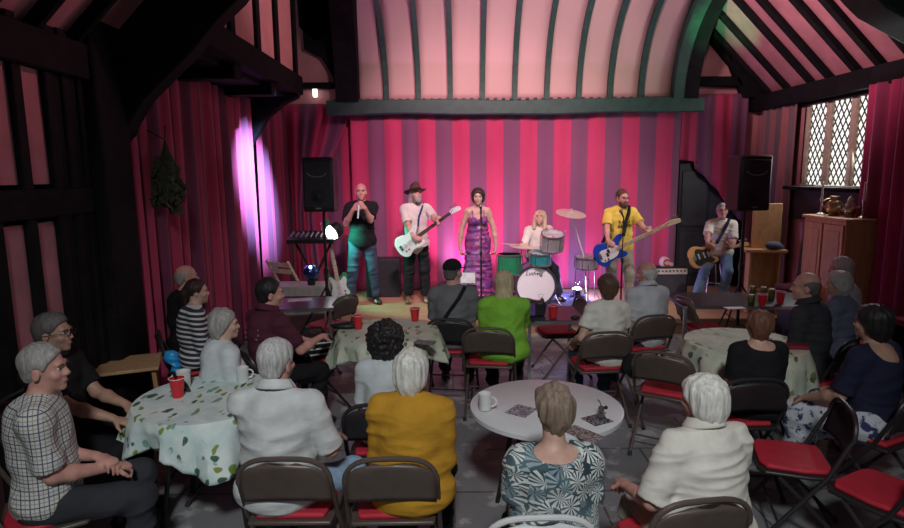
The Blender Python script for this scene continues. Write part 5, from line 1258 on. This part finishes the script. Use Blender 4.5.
MB().tube([c['NB']+c['rx']*.058*math.cos(a)+c['fx']*.062*math.sin(a)-c['u']*(.010-.03*math.sin(a)) for a in [2*PI*i/28 for i in range(28)]], .0018, 5, closed=True).build('necklace', mat('fine gold chain', (.6, .45, .2), .3, .9, bump=0), c['ob'])
c = person('white haired woman in a cream shirt seated with her back to us', 701, 400, ch=(705, 502, 99, 'brown folding chair under the woman in the cream shirt'), face=106, h=1.0, g=1.5, fem=True, res=.0065, hy=14, hair=('bob', 'white'), sk='pink', lean=6, top=dict(m=K_CREAM, sleeve=.95, hem=-.085, collar=K_CREAM, wr=.007, loose=.015), bottom=('t', K_STONE), hands={-1: (-.24, .26, .66), 1: 'lap'})
pass
c = person('auburn haired woman in a black top at the right cream cloth', 757, 329, z=1.17, ch=(757, 380, 92, 'dark brown folding chair under the auburn haired woman', 'dark'), face=95, h=.95, g=1.3, fem=True, res=.008, hair=('pixie', 'auburn'), sk='fair', top=dict(m=K_BLACK, sleeve=.8, hem=-.06, neck='scoop'), bottom=('t', K_BLACK), hands={1: 'lap', -1: 'lap'})
pass
c = person('balding man in a dark jacket beside the long black table', 806, 282, z=1.22, face=128, h=1.02, g=1.15, hy=22, hair=('fringe', 'darkgrey'), sk='pink', top=dict(m=K_CHAR, sleeve=1.9, hem=-.06, collar=K_CHAR), bottom=('t', K_CHAR), lean=6)
seat_chair(c, 128, 'dark folding chair under the balding man in the jacket', 'dark')
c = person('grey haired woman in dusty blue at the far right by the pine cupboard', 838, 277, z=1.18, face=132, h=.94, g=1.05, fem=True, hy=10, hair=('bob', 'silver'), sk='fair', top=dict(m=K_BLUEG, sleeve=1.8, hem=-.06), bottom=('t', K_CHAR))
seat_chair(c, 132, 'dark folding chair under the grey haired woman in dusty blue', 'dark')
c = person('man with silver hair seated behind the grey haired woman in blue', 841, 262, z=1.24, face=132, h=1.0, hair=('short', 'silver'), sk='pink', hy=8, top=dict(m=K_LGREY, sleeve=1.6, hem=-.06), bottom=('t', K_CHAR))
seat_chair(c, 132, 'dark folding chair under the silver haired man at the far right', 'dark')
c = person('dark haired woman in a low backed navy top on the right', 872, 312, z=1.22, face=116, h=.98, g=1.18, fem=True, res=.008, hy=8, hair=('bob', 'black'), sk='tan', top=dict(m=K_NAVY, sleeve=.9, hem=-.06, neck='deep'), bottom=('skirt', m_floralskirt()), hands={-1: (-.20, .30, .62), 1: 'lap'})
seat_chair(c, 116, 'dark folding chair under the woman in the navy top', 'dark')

# ---- empty chairs
def empty_chair(px, py, z, face, lab, kind='brown'):
    p = atz(px, py, z); return chair((p.x, p.y), face, lab, kind)
empty_chair(331, 323, .48, 150, 'brown red seated folding chair standing empty between plum table and cream cloth')
empty_chair(560, 329, .48, 186, 'red seated folding chair standing empty at the small black table')
empty_chair(668, 387, .48, 58, 'empty folding chair with large red seat in the aisle right of the white table')
empty_chair(703, 327, .48, 5, 'empty red seated folding chair at the left end of the long black table')
empty_chair(797, 455, .48, 163, 'empty folding chair with wide red seat behind the cream shirt woman', 'dark')
empty_chair(892, 492, .48, 118, 'folding chair with red seat cut by the right picture edge', 'dark')
empty_chair(160, 342, .48, 40, 'dark folding chair standing empty between wooden table and striped top woman', 'dark')
# white-striped black bag and the blue bag
p = atz(313, 355, .50); bgx = empty('striped_bag', (p.x, p.y, 0), math.radians(25), 'black bag with white stripes on the chair by the maroon shirt man', 'bag'); bgx.location.z = .478
MB().prism(smooth_poly([(-.20, 0), (.20, 0), (.22, .12), (.12, .20), (-.12, .20), (-.22, .12)]), .2, Matrix(((1,0,0,0),(0,0,1,0),(0,1,0,0),(0,0,0,1)))).build('bag_body', K_BLACK, bgx, bevel=.02)
for q in range(3): MB().bx(-.19+.01*q, .19-.01*q, -.104, .104, .045+.05*q, .058+.05*q).build('stripe', K_WHITE, bgx)
MB().tube([(-.12, 0, .19), (-.08, 0, .27), (.08, 0, .27), (.12, 0, .19)], .009, 8).build('handle', K_BLACK, bgx)
chair((p.x, p.y), 40, 'dark folding chair under the striped bag', 'dark')
p = atz(172, 352, .86); bb = empty('blue_bag', (p.x, p.y, .70), 0, 'bright blue plastic bag hanging by the empty dark chair', 'bag')
bb.scale = (.62, .62, .68)
S = SDF(.03); S.ell((-.01, 0, .17), (.075, .055, .075)); S.ell((.03, 0, .08), (.055, .05, .08)); S.ell((-.05, .01, .21), (.035, .04, .03)); S.cone((.045, 0, .03), (.05, 0, -.02), .03, .012)
S.mesh('bag_body', .008, mat('blue plastic', (.02, .28, .62), .35, var=.15), bb, folds(3, .012))

# ================================================================== THE BAND
def strap(c, a, b, m, w=.024):
    """band over the left shoulder to two points on the instrument (in the person's frame)"""
    P = c['spine']; t = MB(); sh = c['SH'][-1]*.62+c['NB']*.38+c['u']*.055*c['s']
    pts = [Vector(a), P(.36, .165)-c['rx']*.02, P(.46, .125)-c['rx']*.065, sh+c['fx']*.02, P(.42, -.155)-c['rx']*.05, P(.25, -.165)+c['rx']*.06, Vector(b)]
    t.tube(pts, w*.55, 6); t.build('guitar_strap', m, c['ob'])
L = lambda c, w: c['R'].transposed()@(Vector(w)-c['loc'])
M_CLOTH = .008
# man in black with the microphone at his mouth
mp = atd(357, 208, 8.35)
c = person('bald man in a black tee singing into a microphone at the left of the stage', 361, 190, d=8.6, face=282, base=STG, stand=True, h=1.02, g=1.15, hair=('bald', 'darkgrey'), sk='pink', res=M_CLOTH, hy=-4, hp=-6,
           top=dict(m=K_BLACK, sleeve=.75, hem=-.10, neck=None, loose=.01), bottom=('t', D_DARK), shoe='black', feet={1: (.20, .06, .085), -1: (-.18, -.02, .085)},
           hands={1: ('w', atd(353, 210, 8.30)), -1: ('w', atd(365, 208, 8.28))}, fpose={1: ((-.6, .2, .75), (-.6, -.6, 0), 1.0), -1: ((.65, .2, .7), (.6, -.6, 0), 1.0)})
mc = empty('hand_microphone', tuple(atd(359, 208, 8.22)), 0, 'pale hand microphone held by the bald man in black', 'microphone')
MB().tube([(-.02, .0, -.14), (-.005, 0, 0), (.0, .03, .06)], [.012, .014, .02], 10).build('microphone_body', M_MUG, mc); MB().ball((.002, .04, .08), .026, 10).build('microphone_grille', mat('mic mesh', (.2, .2, .22), .4, .8, scale=120), mc)
# guitarist with the hat
c = person('guitarist in a brown hat and white shirt playing the white guitar', 416, 199, d=8.72, face=282, base=STG, stand=True, h=.99, g=1.12, hair=('long', 'grey'), sk='pink', beard='grey', res=M_CLOTH, hy=16, hp=-16,
           top=dict(m=K_OFFW, sleeve=.85, hem=-.22, loose=.02), bottom=('t', K_BLACK), shoe='brown', feet={1: (.13, .02, .085), -1: (-.12, .08, .085)},
           hands={1: ('w', atd(414, 238, 8.36)), -1: ('w', atd(440, 226, 8.27))}, fpose={1: ((-.85, .1, -.35), (0, -1, -.2), .5), -1: ((-.2, -.35, .9), (.5, -.8, 0), 1.1)})
hr, HL, hs = c['hr'], c['HL'], c['hs']; S = SDF(.02); S.ell(HL(0, -.01, .075), tuple(q*hs for q in (.088, .104, .085)), hr); S.cone(HL(0, -.06, .135), HL(0, .05, .14), .05*hs, None, .02); S.cut(HL(0, 0, .055), hr@Vector((0, 0, -1)))
M_HAT = fabric('brown felt', (.10, .048, .036)); ht = S.mesh('hat', .008, M_HAT, c['ob'])
MB().grid(lambda a, v: HL((.085+.075*v)*math.cos(2*PI*a), -.008+(.10+.075*v)*math.sin(2*PI*a), .058-.012*v+.022*v*math.cos(2*PI*a)**2), 40, 4).build('brim', M_HAT, ht, solid=.005)
MB().grid(lambda a, v: HL(.094*math.cos(2*PI*a), -.010+.110*math.sin(2*PI*a), .062+.026*v), 40, 1).build('hat_band', K_BLACK, ht, solid=.004)
gl = G_B.matrix_world; strap(c, L(c, gl@Vector((.26, .12, .02))), L(c, gl@Vector((-.20, 0, .0))), fabric('blue webbing', (.02, .04, .16)))
# singer in the purple dress
def dress(c, m):
    S = SDF(.04); P, s = c['spine'], c['s']; P0 = c['P0']
    S.ell(P0, (.172*s+.012, .115*s+.012, .13*s), k=.06); S.ell(P(.16), (.142*s+.016, .105*s+.016, .16*s), k=.06); S.ell(P(.33), (.15*s+.008, .105*s+.01, .11*s), k=.05)
    for sd in (1, -1): S.ell(P(.33, .085)+c['rx']*sd*.07*s, .070*s, k=.03)
    S.cone(P0, (0, .02, .16), .175*s, .24*s, .06, .9, (0, 1, 0), end=True); S.cut(P(.385), c['u']); S.ell(P(.44, .11), (.045*s, .07*s, .10*s), k=.01, sub=True)
    d_ = S.mesh('dress', .008, m, c['ob'], folds(4, .010))
    for sd in (1, -1): MB().tube([P(.37, .125)+c['rx']*sd*.08*s, P(.45, .09)+c['rx']*sd*.085*s, P(.505, .0)+c['rx']*sd*.09*s, P(.44, -.12)+c['rx']*sd*.085*s, P(.37, -.14)+c['rx']*sd*.07*s], .009, 6).build('shoulder_strap', m, d_)
c = person('woman singing in a purple dress behind the slim microphone stand', 478, 200, d=8.5, face=272, base=STG, stand=True, h=.97, fem=True, g=.98, hair=('bob', 'darkbrown'), sk='fair', res=M_CLOTH, hy=-4, hands={1: 'side', -1: 'side'}, pole={1: (.8, -.5, 0), -1: (-.8, -.5, 0)})
dress(c, m_dress())
# music stand with pages by her side
ms = empty('music_stand', ((468-452)/600*8.2, 8.25, STG), 0, 'music stand with turquoise lit pages beside the singer', 'stand'); MB().tube([(0, 0, .1), (0, 0, .40)], .010, 8).build('pole', M_BLKS, ms)
for k in range(3): a = 2*PI*k/3; MB().tube([(0, 0, .25), (.2*math.cos(a), .2*math.sin(a), .01)], .008, 6).build('leg', M_BLKS, ms)
MB().box((0, .02, .44), (.24, .18, .008), Matrix.Rotation(1.1, 3, 'X')).build('desk', M_BLKS, ms); MB().box((0, .008, .448), (.2, .15, .006), Matrix.Rotation(1.1, 3, 'X')).build('page', mat('sheet music paper', (.45, .5, .48), .7), ms)
# drummer
c = person('long haired drummer in a pale shirt sitting behind the drums', 540, 219, d=9.05, face=275, base=STG, seat=.53, h=.97, g=1.15, hair=('longfront', 'blonde'), sk='fair', res=M_CLOTH, hy=-25, hp=-14, lean=10,
           top=dict(m=K_OFFW, sleeve=1.35, hem=-.05, loose=.02), bottom=('t', K_CHAR), hands={1: ('w', atd(529, 247, 8.72)), -1: ('w', atd(558, 238, 8.78))}, fpose={1: ((.1, .9, -.2), (0, 0, -1), 1.0), -1: ((.2, .9, .1), (0, 0, -1), 1.0)}, feet={1: (.22, .38, .085), -1: (-.24, .42, .085)})
for a, b_, l in ((atd(528, 245, 8.70), atd(503, 244, 8.5), 'wooden drumstick in the drummers hand over the floor tom'), (atd(558, 236, 8.74), atd(566, 231, 8.4), 'wooden drumstick in the drummers hand over the silver tom')):
    tag(MB().tube([(0, 0, 0), b_-a], [.008, .006], 8).ball(b_-a, .009, 6).build('drumstick', M_BEECH, loc=tuple(a)), l, 'drumstick', 'drumsticks')
# bassist
c = person('bearded bassist in a yellow printed tee', 622, 205, d=8.15, face=276, base=STG, stand=True, h=.96, g=1.18, hair=('crop', 'brown'), beard='brown', sk='pink', res=M_CLOTH, hy=14, hp=2, glasses=True,
           top=dict(m=K_YEL, sleeve=.8, hem=-.10, loose=.015), bottom=('t', K_STONE), shoe='pale', hands={1: ('w', atd(608, 241, 7.78)), -1: ('w', atd(653, 240, 7.66))}, fpose={1: ((-.7, .2, -.65), (0, -1, -.2), .5), -1: ((-.25, -.3, .9), (.5, -.8, 0), 1.1)}, feet={1: (.16, .02, .085), -1: (-.16, .04, .085)})
pr = MB(); rr = random.Random(4); bs = c['spine']
for q, (n_, zz, wd_) in enumerate(((4, .345, .13), (5, .285, .15))):
    for i in range(n_):
        x0 = (-.5+i/(n_-1))*wd_; yb_ = .152
        pr.tube([bs(zz-.018, yb_)+c['rx']*(x0-.01), bs(zz+.018, yb_+.002)+c['rx']*(x0-.004), bs(zz+.0, yb_+.002)+c['rx']*(x0+.004), bs(zz+rr.choice((-.02, .02)), yb_)+c['rx']*(x0+.012)], .0055, 5)
pr.build('shirt_print', M_INK, c['shirt'])
gl = G_E.matrix_world; strap(c, L(c, gl@Vector((.26, .12, .02))), L(c, gl@Vector((-.20, 0, .0))), K_BLACK, .045)
# seated guitarist by the doorway
c = person('grey haired guitarist in a white tee and blue jeans seated by the doorway', 722, 216, d=8.75, face=248, base=STG, seat=.60, h=1.0, g=1.0, hair=('crop', 'grey'), sk='pink', res=M_CLOTH, hy=6, hp=-10, lean=4, glasses=True,
           top=dict(m=K_OFFW, sleeve=.85, hem=-.05, loose=.012), bottom=('t', D_BLUE), shoe='black', hands={1: ('w', atd(707, 248, 8.34)), -1: ('w', atd(730, 247, 8.40))}, fpose={1: ((-.7, .2, -.5), (0, -1, -.2), .5), -1: ((-.2, -.3, .9), (.5, -.8, 0), 1.0)}, feet={1: (.30, .42, .085), -1: (-.06, .28, .085)})
gl = G_F.matrix_world; strap(c, L(c, gl@Vector((.26, .12, .02))), L(c, gl@Vector((-.20, 0, .0))), K_NAVY, .04)
# ================================================================== LIGHT
wd = bpy.data.worlds.new('world'); SC.world = wd; wd.use_nodes = True
bg = wd.node_tree.nodes['Background']; bg.inputs[0].default_value = (.80, .90, 1.0, 1); bg.inputs[1].default_value = .08
def lamp(kind, name, loc, power, col, target=None, size=.1, cone=None, blend=.5):
    ld = bpy.data.lights.new(name, kind); ld.energy = power; ld.color = col
    if kind == 'SPOT': ld.spot_size = math.radians(cone); ld.spot_blend = blend; ld.shadow_soft_size = size
    elif kind == 'AREA': ld.shape = 'RECTANGLE'; ld.size, ld.size_y = size
    else: ld.shadow_soft_size = size
    o = bpy.data.objects.new(name, ld); COL.objects.link(o); o.location = loc
    if target is not None: o.rotation_euler = (Vector(target)-Vector(loc)).to_track_quat('-Z', 'Y').to_euler()
    return o
# unseen fill added to brighten the audience, above and behind the camera
lamp('SPOT', 'audience_fill', (.1, -2.2, 5.4), 1020, (.92, .97, 1), (.0, 3.2, .7), .35, 56, .9)
# front-of-stage spots up in the roof
lamp('SPOT', 'front_spot_warm', (2.6, 4.6, 4.7), 400, (1, .93, .82), (1.9, 8.6, 1.2), .08, 44, .7)
lamp('SPOT', 'front_spot_pink', (.2, 4.6, 4.9), 800, (1, .52, .68), (.5, 9.3, 1.8), .08, 60, .7)
lamp('SPOT', 'front_spot_white', (-.2, 4.6, 4.7), 400, (.97, .95, 1), (-.2, 8.6, 1.2), .08, 40, .7)
# unseen pink fills added to brighten canopy, gallery and right roof
lamp('SPOT', 'roof_fill', (1.1, 5.6, 4.2), 340, (1, .78, .74), (1.05, 9.3, 4.15), .2, 76, .8)
lamp('SPOT', 'gallery_fill', (.9, 6.4, 4.7), 120, (1, .62, .64), (-2.1, 7.4, 4.3), .2, 46, .8)
lamp('SPOT', 'roof_fill', (1.4, 6.4, 4.3), 460, (1, .62, .66), (4.4, 7.6, 4.3), .2, 74, .8)
# unseen fills added for left roof and gable, then the purple curtain beam
lamp('SPOT', 'roof_fill', (.6, 6.0, 4.2), 110, (1, .35, .42), (-2.2, 3.9, 3.5), .1, 44, .8)
lamp('SPOT', 'gable_fill', (-.6, 6.2, 3.9), 70, (1, .7, .7), (-2.3, 9.9, 3.6), .1, 22, .8)
lamp('SPOT', 'gable_fill', (2.6, 6.2, 3.9), 70, (1, .7, .7), (4.3, 9.9, 3.5), .1, 22, .8)
lamp('SPOT', 'purple_beam', (-.4, 6.6, 4.05), 12000, (.32, .55, 1), (-2.66, 8.15, 1.95), .05, 26, 1.0)
# par on the loudspeaker stand and the floor lamps among the drums
lamp('SPOT', 'green_par', (-1.62, 8.35, 1.34), 60, (.05, 1, .6), (-.75, 8.75, .6), .05, 95, .6)
lamp('SPOT', 'green_canopy', (2.9, 8.0, 2.9), 160, (.1, 1, .35), (4.0, 9.0, 4.25), .05, 36, .8)
lamp('SPOT', 'magenta_uplight', (.2, 9.2, .35), 150, (1, .38, .9), (.3, 9.75, 2.2), .08, 120, .9)
lamp('SPOT', 'magenta_uplight', (-1.0, 9.2, .35), 150, (1, .38, .9), (-.9, 9.75, 2.2), .08, 120, .9)
lamp('POINT', 'blue_floor_lamp', tuple(atd(577, 282, 9.0)), 40, (.45, .45, 1), None, .05)
# daylight through the lattice window
lamp('AREA', 'window_daylight', (XR-.08, (WY0+WY1)/2, (WZ0+WZ1)/2), 34, (.92, .97, 1), (0, (WY0+WY1)/2-1, 1.2), (1.3, 1.0))
SC.view_settings.view_transform = 'Standard'; SC.view_settings.look = 'None'; SC.view_settings.gamma = 1; SC.view_settings.exposure = 0
SC.cycles.use_denoising = True
SC.cycles.max_bounces = 6
